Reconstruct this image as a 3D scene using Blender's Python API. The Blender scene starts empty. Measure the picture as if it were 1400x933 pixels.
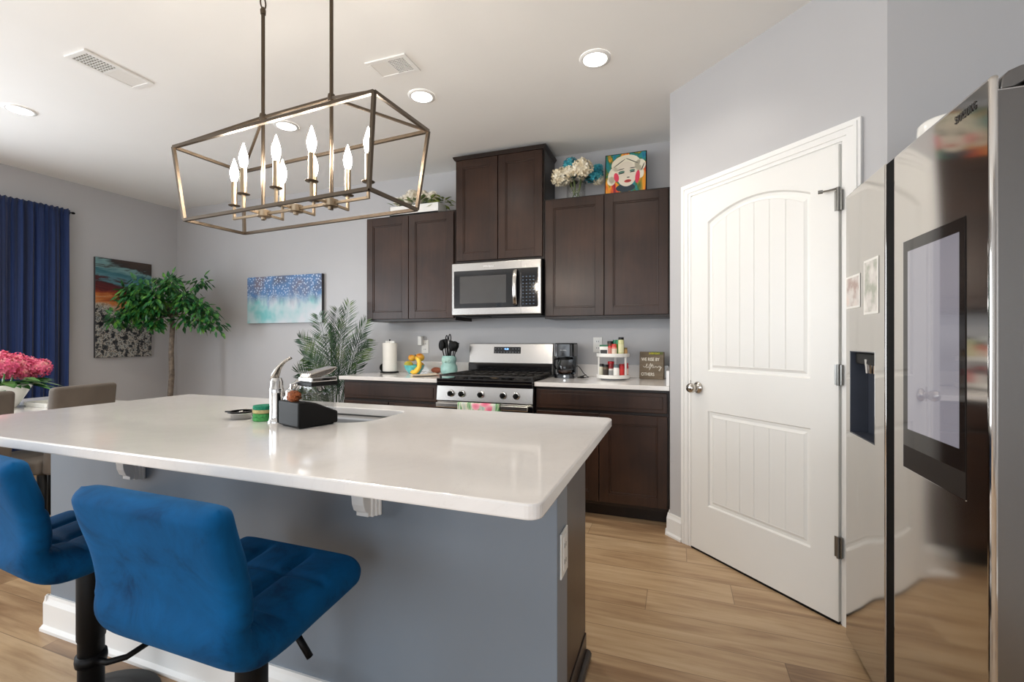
import bpy, bmesh, math, random
from mathutils import Vector, Matrix
random.seed(11)
PI = math.pi
SC = bpy.context.scene
COL = SC.collection

# ------------------------------------------------------------------ camera
CAM_H, YAW, FPX = 1.2073, 19.82, 627.3
cd = bpy.data.cameras.new('camera'); cam = bpy.data.objects.new('camera', cd); COL.objects.link(cam)
cam.location = (0, 0, CAM_H); cam.rotation_euler = (PI/2, 0, math.radians(YAW))
cd.sensor_fit = 'HORIZONTAL'; cd.sensor_width = 36.0; cd.lens = FPX/1400*36.0
cd.shift_y = -1.16/1400; cd.clip_start = 0.02; cd.clip_end = 100
SC.camera = cam
# ------------------------------------------------------------------ world, daylight, exposure
w = bpy.data.worlds.new('sky'); SC.world = w; w.use_nodes = True
bg = w.node_tree.nodes['Background']; bg.inputs[0].default_value = (0.80, 0.90, 1.0, 1); bg.inputs[1].default_value = .8
def area(name, loc, rot, sx, sy, power, color):
    l = bpy.data.lights.new(name, 'AREA'); l.shape = 'RECTANGLE'; l.size = sx; l.size_y = sy; l.energy = power; l.color = color
    o = bpy.data.objects.new(name, l); COL.objects.link(o); o.location = loc; o.rotation_euler = rot; return o
DAY = (0.88, 0.94, 1.0)
for wx in (-1.7, 0.35):
    area('window_daylight', (wx, -2.95, 1.3), (-PI/2, 0, PI), 1.5, 2.1, 32, DAY)   # glazed doors behind the camera
for wy, p in ((0.72, 66), (-1.75, 80)):
    area('window_daylight', (-5.40, wy, 1.4), (0, -PI/2, 0), 1.6, 1.5, p, DAY)        # windows of the dining side
SC.view_settings.view_transform = 'Standard'; SC.view_settings.look = 'None'
SC.view_settings.gamma = 1.0; SC.view_settings.use_curve_mapping = False
SC.view_settings.exposure = 0.07
BULB = 200.0; DOWN = 10.0; LENS = 14.0; LWARM = (1.0, 0.93, 0.84)
SC.cycles.max_bounces = 8; SC.cycles.diffuse_bounces = 5; SC.cycles.glossy_bounces = 4
SC.cycles.transparent_max_bounces = 8; SC.cycles.transmission_bounces = 6
SC.cycles.sample_clamp_indirect = 6.0; SC.cycles.use_denoising = True
SC.cycles.caustics_reflective = False; SC.cycles.caustics_refractive = False

# ------------------------------------------------------------------ room numbers
YB, XL, ZC = 3.724, -5.508, 2.737
XS, YS = -0.0436, 3.0125
C45 = 0.70710678
XR, YR = 1.48, -3.1

# ------------------------------------------------------------------ material helpers
def lin(r, g, b):
    f = lambda v: (v/255)/12.92 if v/255 <= 0.04045 else ((v/255+0.055)/1.055)**2.4
    return (f(r), f(g), f(b), 1)
def newmat(name):
    m = bpy.data.materials.new(name); m.use_nodes = True
    return m, m.node_tree, m.node_tree.nodes['Principled BSDF']
def coords(nt, kind='Object', scale=(1,1,1), rot=(0,0,0), loc=(0,0,0)):
    tc = nt.nodes.new('ShaderNodeTexCoord'); mp = nt.nodes.new('ShaderNodeMapping')
    mp.inputs['Scale'].default_value = scale; mp.inputs['Rotation'].default_value = rot; mp.inputs['Location'].default_value = loc
    nt.links.new(tc.outputs[kind], mp.inputs[0]); return mp.outputs[0]
def noise(nt, vec, scale=5, detail=3, rough=.5, dist=0):
    n = nt.nodes.new('ShaderNodeTexNoise'); n.inputs['Scale'].default_value = scale; n.inputs['Detail'].default_value = detail
    n.inputs['Roughness'].default_value = rough; n.inputs['Distortion'].default_value = dist
    nt.links.new(vec, n.inputs['Vector']); return n
def ramp(nt, fac, stops, interp='LINEAR'):
    r = nt.nodes.new('ShaderNodeValToRGB'); r.color_ramp.interpolation = interp
    el = r.color_ramp.elements
    while len(el) > 1: el.remove(el[-1])
    el[0].position = stops[0][0]; el[0].color = stops[0][1]
    for p, c in stops[1:]:
        e = el.new(p); e.color = c
    nt.links.new(fac, r.inputs[0]); return r.outputs[0]
def bump(nt, b, height, strength=.1, dist=.01):
    n = nt.nodes.new('ShaderNodeBump'); n.inputs['Strength'].default_value = strength; n.inputs['Distance'].default_value = dist
    nt.links.new(height, n.inputs['Height']); nt.links.new(n.outputs[0], b.inputs['Normal']); return n
def math_(nt, op, a, bb=None):
    n = nt.nodes.new('ShaderNodeMath'); n.operation = op
    for i, v in enumerate((a, bb)):
        if v is None: continue
        if isinstance(v, (int, float)): n.inputs[i].default_value = v
        else: nt.links.new(v, n.inputs[i])
    return n.outputs[0]
def simple(name, col, rough=.5, metal=0, var=.06, vscale=8, bmp=0, spec=.5, coat=0, sheen=0, aniso=0, kind='Object', ns=(1,1,1)):
    """principled material whose colour and roughness vary a little through a noise texture"""
    m, nt, b = newmat(name)
    v = coords(nt, kind, ns); n = noise(nt, v, vscale, 4)
    lo = tuple(max(0, c*(1-var)) for c in col[:3])+(1,); hi = tuple(min(1, c*(1+var)) for c in col[:3])+(1,)
    nt.links.new(ramp(nt, n.outputs[0], [(0.3, lo), (0.7, hi)]), b.inputs['Base Color'])
    b.inputs['Roughness'].default_value = rough; b.inputs['Metallic'].default_value = metal
    b.inputs['Specular IOR Level'].default_value = spec
    b.inputs['Coat Weight'].default_value = coat; b.inputs['Coat Roughness'].default_value = .05
    if sheen:
        b.inputs['Sheen Weight'].default_value = sheen; b.inputs['Sheen Roughness'].default_value = .35
        b.inputs['Sheen Tint'].default_value = tuple(min(1, c*2+.15) for c in col[:3])+(1,)
    if bmp: bump(nt, b, n.outputs[0], bmp, .01)
    return m
def emis(name, col, strength):
    m, nt, b = newmat(name); b.inputs['Base Color'].default_value = (.8,.8,.8,1)
    b.inputs['Emission Color'].default_value = col; b.inputs['Emission Strength'].default_value = strength
    return m
def glassmat(name, tint=(1,1,1,1), refl=.04, rough=.02):
    m, nt, b = newmat(name)
    out = nt.nodes['Material Output']; tr = nt.nodes.new('ShaderNodeBsdfTransparent'); gl = nt.nodes.new('ShaderNodeBsdfGlossy')
    fr = nt.nodes.new('ShaderNodeLayerWeight'); fr.inputs[0].default_value = .5; mx = nt.nodes.new('ShaderNodeMixShader')
    tr.inputs[0].default_value = tint; gl.inputs['Roughness'].default_value = rough
    nt.links.new(math_(nt, 'ADD', math_(nt, 'MULTIPLY', math_(nt, 'POWER', fr.outputs[1], 4.0), .55), refl), mx.inputs[0])
    nt.links.new(tr.outputs[0], mx.inputs[1]); nt.links.new(gl.outputs[0], mx.inputs[2]); nt.links.new(mx.outputs[0], out.inputs[0])
    return m

def wood_mat(name, dark, light, rough=.35, axis='z', coat=.12):
    m, nt, b = newmat(name)
    sc = {'z': (14, 14, 1.2), 'x': (1.2, 14, 14)}[axis]
    v = coords(nt, 'Object', sc); n = noise(nt, v, 3.0, 4, .5, .2)
    v2 = coords(nt, 'Object', (1.5, 1.5, 1.5)); n2 = noise(nt, v2, 2.2, 3)
    mix = math_(nt, 'ADD', math_(nt, 'MULTIPLY', n.outputs[0], .3), math_(nt, 'MULTIPLY', n2.outputs[0], .7))
    nt.links.new(ramp(nt, mix, [(.35, dark), (.65, light)]), b.inputs['Base Color'])
    b.inputs['Roughness'].default_value = rough; b.inputs['Coat Weight'].default_value = coat; b.inputs['Coat Roughness'].default_value = .24; b.inputs['Specular IOR Level'].default_value = .32
    bump(nt, b, n.outputs[0], .03, .003); return m

def floor_mat():
    m, nt, b = newmat('oak_plank'); L = nt.links
    tc = nt.nodes.new('ShaderNodeTexCoord'); sp = nt.nodes.new('ShaderNodeSeparateXYZ'); L.new(tc.outputs['Object'], sp.inputs[0])
    W_, LEN = .178, 1.22
    yr = math_(nt, 'DIVIDE', sp.outputs[1], W_); row = math_(nt, 'FLOOR', yr)
    wn = nt.nodes.new('ShaderNodeTexWhiteNoise'); wn.noise_dimensions = '1D'; L.new(row, wn.inputs['W'])
    xr = math_(nt, 'ADD', math_(nt, 'DIVIDE', sp.outputs[0], LEN), wn.outputs['Value']); colm = math_(nt, 'FLOOR', xr)
    cb = nt.nodes.new('ShaderNodeCombineXYZ'); L.new(row, cb.inputs[0]); L.new(colm, cb.inputs[1])
    w2 = nt.nodes.new('ShaderNodeTexWhiteNoise'); w2.noise_dimensions = '2D'; L.new(cb.outputs[0], w2.inputs['Vector'])
    # grain, shifted per plank
    va = nt.nodes.new('ShaderNodeVectorMath'); va.operation = 'MULTIPLY_ADD'
    L.new(w2.outputs['Color'], va.inputs[0]); va.inputs[1].default_value = (9, 9, 9); L.new(tc.outputs['Object'], va.inputs[2])
    mp = nt.nodes.new('ShaderNodeMapping'); mp.inputs['Scale'].default_value = (1.0, 13, 1); L.new(va.outputs[0], mp.inputs[0])
    g = noise(nt, mp.outputs[0], 2.2, 7, .62, .5)
    mp2 = nt.nodes.new('ShaderNodeMapping'); mp2.inputs['Scale'].default_value = (.8, 4, 1); L.new(va.outputs[0], mp2.inputs[0])
    g2 = noise(nt, mp2.outputs[0], 1.6, 3, .5, 1.2)
    f = math_(nt, 'ADD', math_(nt, 'MULTIPLY', g.outputs[0], .55), math_(nt, 'MULTIPLY', g2.outputs[0], .45))
    f = math_(nt, 'ADD', f, math_(nt, 'MULTIPLY', math_(nt, 'SUBTRACT', w2.outputs['Value'], .5), .16))
    col = ramp(nt, f, [(.28, lin(122, 94, 68)), (.42, lin(160, 128, 96)), (.56, lin(188, 158, 122)), (.75, lin(208, 182, 148))])
    fy = math_(nt, 'FRACT', yr); fx = math_(nt, 'FRACT', xr)
    ey = math_(nt, 'LESS_THAN', math_(nt, 'MINIMUM', fy, math_(nt, 'SUBTRACT', 1, fy)), .009)
    ex = math_(nt, 'LESS_THAN', math_(nt, 'MINIMUM', fx, math_(nt, 'SUBTRACT', 1, fx)), .0013)
    seam = math_(nt, 'MAXIMUM', ey, ex)
    mx = nt.nodes.new('ShaderNodeMix'); mx.data_type = 'RGBA'; L.new(math_(nt, 'MULTIPLY', seam, .55), mx.inputs[0])
    L.new(col, mx.inputs[6]); mx.inputs[7].default_value = lin(80, 58, 38); L.new(mx.outputs[2], b.inputs['Base Color'])
    b.inputs['Roughness'].default_value = .33
    L.new(ramp(nt, g.outputs[0], [(0, (.28,)*3+(1,)), (1, (.45,)*3+(1,))]), b.inputs['Roughness'])
    bump(nt, b, math_(nt, 'SUBTRACT', g.outputs[0], seam), .08, .004)
    return m

def steel_mat(name, col=(.52,.50,.475), rough=.2, wave=0.0, stretch=(60, 60, 1), wscale=(1, 1.5, .8)):
    m, nt, b = newmat(name)
    v = coords(nt, 'Object', stretch); n = noise(nt, v, 6, 3)
    nt.links.new(ramp(nt, n.outputs[0], [(.2, tuple(c*.985 for c in col)+(1,)), (.8, tuple(min(1, c*1.01) for c in col)+(1,))]), b.inputs['Base Color'])
    b.inputs['Metallic'].default_value = 1.0; b.inputs['Roughness'].default_value = rough
    if wave:
        v2 = coords(nt, 'Object', wscale); n2 = noise(nt, v2, 2.0, 0, .4, 0); bump(nt, b, n2.outputs[0], wave, .06)
    return m

def quartz_mat():
    m, nt, b = newmat('white_quartz')
    v = coords(nt, 'Object', (1, 1, 1)); n = noise(nt, v, 2.6, 8, .7, 1.6); n2 = noise(nt, v, 120, 2)
    vein = math_(nt, 'ABSOLUTE', math_(nt, 'SUBTRACT', n.outputs[0], .5))
    f = math_(nt, 'ADD', math_(nt, 'MULTIPLY', vein, 6.0), math_(nt, 'MULTIPLY', n2.outputs[0], .12))
    nt.links.new(ramp(nt, f, [(0.0, lin(224, 219, 215)), (.10, lin(233, 229, 225)), (1, lin(236, 232, 228))]), b.inputs['Base Color'])
    b.inputs['Roughness'].default_value = .12; b.inputs['Coat Weight'].default_value = .3; b.inputs['Coat Roughness'].default_value = .04
    return m

M = {}
M['wall'] = simple('grey_wall_paint', lin(188, 187, 188), .40, var=.012, vscale=2, bmp=.02, spec=.45)
M['ceiling'] = simple('ceiling_paint', lin(240, 239, 236), .85, var=.01, vscale=3, bmp=.03)
M['trim'] = simple('white_trim_paint', lin(238, 237, 234), .35, var=.008)
M['door'] = simple('white_door_paint', lin(236, 235, 231), .38, var=.008, vscale=3)
M['floor'] = floor_mat()
M['wood'] = wood_mat('espresso_wood', lin(36, 21, 14), lin(60, 38, 26), .36)
M['wood_edge'] = wood_mat('espresso_edge', lin(26, 17, 12), lin(42, 28, 20), .36)
M['quartz'] = quartz_mat()
M['island'] = simple('island_grey_paint', lin(122, 131, 141), .42, var=.03, vscale=1.5)
M['steel'] = steel_mat('brushed_steel', rough=.24)
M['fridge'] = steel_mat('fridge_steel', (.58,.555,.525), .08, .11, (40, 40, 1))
M['fridge_side_dimmed'] = steel_mat('fridge_side_dimmed_steel', (.22,.21,.20), .3, .05, (40, 1, 40))  # steel darkened: the dark reflection on the side is put into its colour
M['chrome'] = steel_mat('chrome', (.62,.61,.60), .07)
M['nickel'] = steel_mat('satin_nickel', (.56,.52,.47), .22)
M['hinge'] = steel_mat('dark_hinge_steel', (.24,.235,.22), .3)
M['bronze'] = steel_mat('aged_bronze', (.10,.077,.056), .42, 0, (10, 10, 10))
M['brass'] = steel_mat('antique_brass', (.30,.23,.155), .36, 0, (10, 10, 10))
M['black'] = simple('black_plastic', lin(11, 11, 11), .5, spec=.2)
M['blackmetal'] = simple('black_metal', lin(6, 6, 7), .5, spec=.2)
M['blackglass'] = simple('black_glass', (.004,.004,.005,1), .07, coat=.4)
M['iron'] = simple('cast_iron', lin(38, 35, 33), .55, bmp=.1, vscale=60)
M['white'] = simple('white_plastic', lin(236, 235, 230), .35, var=.01)
M['paper'] = simple('paper_white', lin(240, 238, 232), .8, var=.01, vscale=40, bmp=.05)
M['ceramic'] = simple('white_ceramic', lin(238, 236, 230), .18, var=.01, coat=.4)
M['teal_ceramic'] = simple('aqua_ceramic', lin(152, 194, 188), .25, var=.15, vscale=14, coat=.3)
M['teal_bowl'] = simple('turquoise_glaze', lin(96, 196, 200), .2, var=.3, vscale=30, coat=.4)
M['glass'] = glassmat('clear_glass')
M['pane'] = glassmat('window_glass', (.96,.98,1,1), .02)
M['pumpglass'] = glassmat('clear_acrylic', (.93,.94,.95,1), .08)
M['leaf'] = None
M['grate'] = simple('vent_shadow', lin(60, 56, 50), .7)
M['soil'] = simple('soil', lin(52, 40, 30), .95, var=.4, vscale=60, bmp=.4)
M['bark'] = simple('ficus_bark', lin(112, 100, 88), .8, var=.5, vscale=35, bmp=.5)
M['wicker'] = simple('brown_wicker', lin(92, 70, 50), .8, var=.4, vscale=50, bmp=.5)
M['velvet_grey'] = simple('taupe_velvet', lin(104, 95, 86), .8, var=.14, vscale=7, sheen=.12)
def velvet():
    m, nt, b = newmat('blue_velvet')
    v = coords(nt, 'Object', (1, 1, 1)); n = noise(nt, v, 7, 5, .65, .6)
    nt.links.new(ramp(nt, n.outputs[0], [(.3, lin(1, 46, 82)), (.46, lin(2, 74, 122)), (.7, lin(3, 86, 140))]), b.inputs['Base Color'])
    b.inputs['Roughness'].default_value = .8; b.inputs['Sheen Weight'].default_value = .14
    b.inputs['Sheen Roughness'].default_value = .25; b.inputs['Sheen Tint'].default_value = lin(80, 150, 200)
    b.inputs['Specular IOR Level'].default_value = .15
    n2 = noise(nt, v, 240, 2); bump(nt, b, n2.outputs[0], .12, .001); return m
M['velvet'] = velvet()
def curtain_m():
    m, nt, b = newmat('navy_curtain')
    v = coords(nt, 'Object', (1, 30, .4)); n = noise(nt, v, 1.0, 3)
    nt.links.new(ramp(nt, n.outputs[0], [(.3, lin(4, 18, 48)), (.7, lin(6, 46, 104))]), b.inputs['Base Color'])
    b.inputs['Roughness'].default_value = .75; b.inputs['Sheen Weight'].default_value = .2
    return m
M['curtain'] = curtain_m()
def leafm(name, lo, mid, hi, scale=9, rough=.4):
    m, nt, b = newmat(name); v = coords(nt, 'Object'); n = noise(nt, v, scale, 2)
    nt.links.new(ramp(nt, n.outputs[0], [(.3, lo), (.5, mid), (.72, hi)]), b.inputs['Base Color'])
    b.inputs['Roughness'].default_value = rough; b.inputs['Subsurface Weight'].default_value = 0
    return m
M['leaf'] = leafm('ficus_leaf', lin(16, 58, 34), lin(36, 98, 46), lin(104, 152, 56), 16)
M['palm'] = leafm('palm_leaf', lin(18, 44, 26), lin(38, 74, 38), lin(92, 112, 48), 8)
M['sage'] = leafm('sage_leaf', lin(70, 88, 56), lin(110, 128, 84), lin(160, 170, 96), 30)
M['pink'] = leafm('pink_petal', lin(196, 44, 100), lin(238, 110, 146), lin(250, 190, 178), 16, .7)
M['cream'] = leafm('cream_petal', lin(228, 212, 176), lin(244, 232, 204), lin(250, 244, 226), 20, .7)
M['tealpetal'] = leafm('teal_petal', lin(16, 96, 116), lin(40, 146, 164), lin(100, 186, 190), 22, .7)
M['ivory'] = leafm('ivory_petal', lin(222, 212, 190), lin(240, 232, 214), lin(248, 242, 230), 20, .7)
M['gleaf'] = leafm('green_leaf', lin(36, 84, 42), lin(66, 122, 58), lin(110, 156, 90), 12)

# ------------------------------------------------------------------ mesh builder
class B:
    def __init__(s, T=None): s.bm = bmesh.new(); s.T = T
    def _t(s, vs):
        if s.T is not None: bmesh.ops.transform(s.bm, matrix=s.T, verts=vs)
        return vs
    def box(s, x0, x1, y0, y1, z0, z1, bev=0, seg=2, rot=None, piv=None):
        r = bmesh.ops.create_cube(s.bm, size=1); vs = r['verts']
        sx, sy, sz = abs(x1-x0), abs(y1-y0), abs(z1-z0)
        bmesh.ops.scale(s.bm, vec=(sx, sy, sz), verts=vs)
        if bev:
            es = list({e for v in vs for e in v.link_edges})
            rr = bmesh.ops.bevel(s.bm, geom=es, offset=min(bev, min(sx, sy, sz)*.49), segments=seg, affect='EDGES', profile=.5)
            vs = list({v for f in rr['faces'] for v in f.verts} | {v for v in vs if v.is_valid})
        c = Vector(((x0+x1)/2, (y0+y1)/2, (z0+z1)/2))
        if rot is not None:
            bmesh.ops.transform(s.bm, matrix=rot.to_4x4(), verts=vs)
        bmesh.ops.translate(s.bm, vec=c, verts=vs)
        return s._t(vs)
    def lathe(s, prof, c=(0,0,0), seg=24, axis='z', cap=True, sy=1.0):
        rings = []
        for r, z in prof:
            ring = []
            for i in range(seg):
                a = 2*PI*i/seg; p = Vector((r*math.cos(a), r*math.sin(a)*sy, z))
                if axis == 'x': p = Vector((p.z, p.x, p.y))
                elif axis == 'y': p = Vector((p.x, p.z, p.y))
                ring.append(s.bm.verts.new(p+Vector(c)))
            rings.append(ring)
        for a, b in zip(rings, rings[1:]):
            for i in range(seg):
                j = (i+1) % seg
                s.bm.faces.new((a[i], a[j], b[j], b[i]))
        if cap:
            for ring, rv in ((rings[0], prof[0][0]), (rings[-1], prof[-1][0])):
                if rv > 1e-5: s.bm.faces.new(ring)
        vs = [v for r in rings for v in r]
        return s._t(vs)
    def cyl(s, p0, p1, r0, r1=None, seg=16):
        return s.tube([p0, p1], [r0, r0 if r1 is None else r1], seg)
    def tube(s, pts, r, seg=8, closed=False, flat=1.0, square=False):
        pts = [Vector(p) for p in pts]; n = len(pts)
        rs = r if isinstance(r, (list, tuple)) else [r]*n
        tang = []
        for i in range(n):
            if closed: t = pts[(i+1) % n]-pts[i-1]
            else: t = pts[min(i+1, n-1)]-pts[max(i-1, 0)]
            tang.append(t.normalized())
        up = Vector((0,0,1)) if abs(tang[0].z) < .9 else Vector((1,0,0))
        nrm = (up-tang[0]*up.dot(tang[0])).normalized(); rings = []
        for i in range(n):
            nrm = (nrm-tang[i]*nrm.dot(tang[i])).normalized(); bi = tang[i].cross(nrm)
            ring = []
            for k in range(seg):
                a = 2*PI*k/seg + (PI/4 if square else 0)
                ring.append(s.bm.verts.new(pts[i]+(nrm*math.cos(a)*flat+bi*math.sin(a))*rs[i]))
            rings.append(ring)
        pairs = list(zip(rings, rings[1:])) + ([(rings[-1], rings[0])] if closed else [])
        for a, b in pairs:
            for i in range(seg):
                j = (i+1) % seg; s.bm.faces.new((a[i], a[j], b[j], b[i]))
        if not closed:
            s.bm.faces.new(rings[0]); s.bm.faces.new(rings[-1])
        return s._t([v for q in rings for v in q])
    def bar(s, p0, p1, w):    # square section bar
        return s.tube([p0, p1], w*.7071, 4, square=True)
    def prism(s, poly, a0, a1, axis='x'):
        """poly: 2d points in the plane square to axis; x: (y,z)  y: (x,z)  z: (x,y)"""
        def P(q, a):
            return {'x': (a, q[0], q[1]), 'y': (q[0], a, q[1]), 'z': (q[0], q[1], a)}[axis]
        r0 = [s.bm.verts.new(P(q, a0)) for q in poly]; r1 = [s.bm.verts.new(P(q, a1)) for q in poly]
        n = len(poly)
        for i in range(n): s.bm.faces.new((r0[i], r0[(i+1) % n], r1[(i+1) % n], r1[i]))
        s.bm.faces.new(r0); s.bm.faces.new(r1)
        return s._t(r0+r1)
    def ball(s, c, r, u=16, v=10, sc=(1,1,1), jit=0):
        q = bmesh.ops.create_uvsphere(s.bm, u_segments=u, v_segments=v, radius=1)['verts']
        for x in q:
            k = 1+random.uniform(-jit, jit); x.co = Vector((x.co.x*r*sc[0]*k, x.co.y*r*sc[1]*k, x.co.z*r*sc[2]*k))+Vector(c)
        return s._t(q)
    def quad(s, *ps):
        vs = [s.bm.verts.new(p) for p in ps]; s.bm.faces.new(vs); return s._t(vs)
    def grid(s, f, nu, nv, closeu=False, closev=False):
        g = [[s.bm.verts.new(f(i/(nu if closeu else nu-1), j/(nv if closev else nv-1))) for j in range(nv)] for i in range(nu)]
        for i in range(nu if closeu else nu-1):
            for j in range(nv if closev else nv-1):
                s.bm.faces.new((g[i][j], g[(i+1) % nu][j], g[(i+1) % nu][(j+1) % nv], g[i][(j+1) % nv]))
        s._t([v for r in g for v in r]); return g
    def leaf(s, p, d, n, L, W_, fold=.2, droop=.15):
        d = Vector(d).normalized(); n = Vector(n); n = (n-d*n.dot(d)).normalized(); sd = d.cross(n); p = Vector(p)
        a = s.bm.verts.new(p); m1 = s.bm.verts.new(p+d*L*.45-n*W_*fold); t = s.bm.verts.new(p+d*L-n*L*droop)
        l = s.bm.verts.new(p+d*L*.4+sd*W_*.5); r = s.bm.verts.new(p+d*L*.4-sd*W_*.5)
        l2 = s.bm.verts.new(p+d*L*.72+sd*W_*.32-n*L*droop*.5); r2 = s.bm.verts.new(p+d*L*.72-sd*W_*.32-n*L*droop*.5)
        s.bm.faces.new((a, m1, l)); s.bm.faces.new((a, r, m1)); s.bm.faces.new((m1, t, l2, l)); s.bm.faces.new((m1, r, r2, t))
        if s.T is not None: s._t([a, m1, t, l, r, l2, r2])
    def make(s, name, mat, parent=None, smooth=False, bev=0, seg=2, solid=0, sub=0, world=True, auto=False):
        bmesh.ops.remove_doubles(s.bm, verts=s.bm.verts, dist=1e-6)
        bmesh.ops.recalc_face_normals(s.bm, faces=s.bm.faces)
        loc = Vector((0,0,0))
        if parent is not None and world:
            mw = gmat(parent).inverted(); bmesh.ops.transform(s.bm, matrix=mw, verts=s.bm.verts)
        me = bpy.data.meshes.new(name); s.bm.to_mesh(me); s.bm.free()
        me.materials.append(mat)
        if smooth or auto:
            for p in me.polygons: p.use_smooth = True
        if auto: me.set_sharp_from_angle(angle=math.radians(40))
        o = bpy.data.objects.new(name, me); COL.objects.link(o)
        if parent is not None: o.parent = parent
        if solid:
            q = o.modifiers.new('thick', 'SOLIDIFY'); q.thickness = solid; q.offset = 0
        if bev:
            q = o.modifiers.new('bevel', 'BEVEL'); q.width = bev; q.segments = seg; q.limit_method = 'ANGLE'; q.angle_limit = math.radians(35)
        if sub:
            q = o.modifiers.new('sub', 'SUBSURF'); q.levels = sub; q.render_levels = sub
        return o
def gmat(o):
    m = Matrix.LocRotScale(o.location, o.rotation_euler, o.scale)
    return gmat(o.parent) @ m if o.parent else m
def thing(name, label, cat, loc=(0,0,0), rz=0, group=None):
    o = bpy.data.objects.new(name, None); COL.objects.link(o); o.location = loc; o.rotation_euler = (0,0,rz)
    o.empty_display_size = .05
    return tag(o, label, cat, group)
def tag(o, label, cat, group=None):
    o['label'] = label; o['category'] = cat
    if group: o['group'] = group
    return o
def rebase(o, loc):
    """put the origin of a single-mesh thing at its base"""
    loc = Vector(loc); o.data.transform(Matrix.Translation(-loc)); o.location = loc; return o
def struct(o): o['kind'] = 'structure'; return o
def cut(o, cb):
    """cut the cutter builder's volume out of o, for good"""
    me = bpy.data.meshes.new('cut'); bmesh.ops.recalc_face_normals(cb.bm, faces=cb.bm.faces); cb.bm.to_mesh(me); cb.bm.free()
    c = bpy.data.objects.new('cut', me); COL.objects.link(c)
    if o.parent: me.transform(gmat(o.parent).inverted()); c.parent = o.parent
    md = o.modifiers.new('cut', 'BOOLEAN'); md.operation = 'DIFFERENCE'; md.object = c; md.solver = 'EXACT'
    bpy.context.view_layer.update()
    dg = bpy.context.evaluated_depsgraph_get(); nm = bpy.data.meshes.new_from_object(o.evaluated_get(dg))
    o.modifiers.clear(); nm.name = o.data.name; o.data = nm; bpy.data.objects.remove(c); return o
def dup(root, loc, rz=None, label=None, group=None):
    r = root.copy(); COL.objects.link(r); r.location = loc
    if rz is not None: r.rotation_euler = (0,0,rz)
    if label: r['label'] = label
    if group: r['group'] = group
    for ch in list(root.children):
        c = ch.copy(); COL.objects.link(c); c.parent = r
        for g in ch.children:
            d = g.copy(); COL.objects.link(d); d.parent = c
    return r
def text(s, size, mat, name, parent, origin, xdir, updir, ext=.0006, shear=0, align='LEFT', xs=1.0, bold=0, space=1.0):
    """lettering laid on a surface: origin = baseline start, in world space"""
    cu = bpy.data.curves.new(name, 'FONT'); cu.body = s; cu.size = size; cu.extrude = ext; cu.shear = shear; cu.align_x = align; cu.offset = bold; cu.space_character = space
    o = bpy.data.objects.new('t', cu); COL.objects.link(o); bpy.context.view_layer.update()
    dg = bpy.context.evaluated_depsgraph_get(); me = bpy.data.meshes.new_from_object(o.evaluated_get(dg)); bpy.data.objects.remove(o)
    x = Vector(xdir).normalized(); u = Vector(updir).normalized(); z = x.cross(u)
    m = Matrix((x, u, z)).transposed().to_4x4(); m.translation = Vector(origin)
    me.transform(m @ Matrix.Diagonal((xs, 1, 1, 1)))
    if parent is not None: me.transform(gmat(parent).inverted())
    me.name = name; me.materials.clear(); me.materials.append(mat)
    q = bpy.data.objects.new(name, me); COL.objects.link(q)
    if parent is not None: q.parent = parent
    return q

# ================================================================== THE SETTING
b = B(); b.box(XL-.1, XR+.1, YR-.1, YB+.1, -.08, 0); struct(b.make('floor', M['floor']))
b = B(); b.box(XL-.1, XR+.1, YR-.1, YB+.1, ZC, ZC+.08); struct(b.make('ceiling', M['ceiling']))
b = B(); b.box(XL-.1, XS+.9, YB, YB+.1, 0, ZC); struct(b.make('wall_back', M['wall']))
b = B(); b.box(XL-.1, XL, YR, YB, 0, ZC); wl = b.make('wall_left', M['wall'])
cb = B(); cb.box(XL-.2, XL+.1, -.1, 2.35, .55, 2.25); cb.box(XL-.2, XL+.1, -2.6, -.9, .55, 2.25); cut(wl, cb); struct(wl)
# pantry: side wall, angled wall with the door, wall beside the refrigerator
SX = lambda s, n=0: (XS+s*C45-n*C45, YS-s*C45-n*C45)       # along the angled wall, n towards the room
P2 = SX(1.158)
b = B(); b.prism([(XS, YB), (XS, YS), SX(1.158), (P2[0], P2[1]+.14), (XS+.1, YS+.04), (XS+.1, YB)], 0, ZC, 'z')
wp = b.make('wall_pantry', M['wall']); struct(wp)
b = B(); b.box(P2[0], XR, P2[1], P2[1]+.1, 0, ZC); struct(b.make('wall_alcove', M['wall']))
b = B(); b.box(XR, XR+.1, YR, P2[1]+.1, 0, ZC); struct(b.make('wall_right', M['wall']))
b = B(); b.box(XL-.1, XR+.1, YR-.1, YR, 0, ZC); wr = b.make('wall_rear', M['wall'])
cb = B()
for wx, hw in ((-3.85, .12), (-3.42, .10), (-1.7, .8), (.35, .8)): cb.box(wx-hw, wx+hw, YR-.2, YR+.1, .12, 2.42)
cut(wr, cb); struct(wr)
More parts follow.
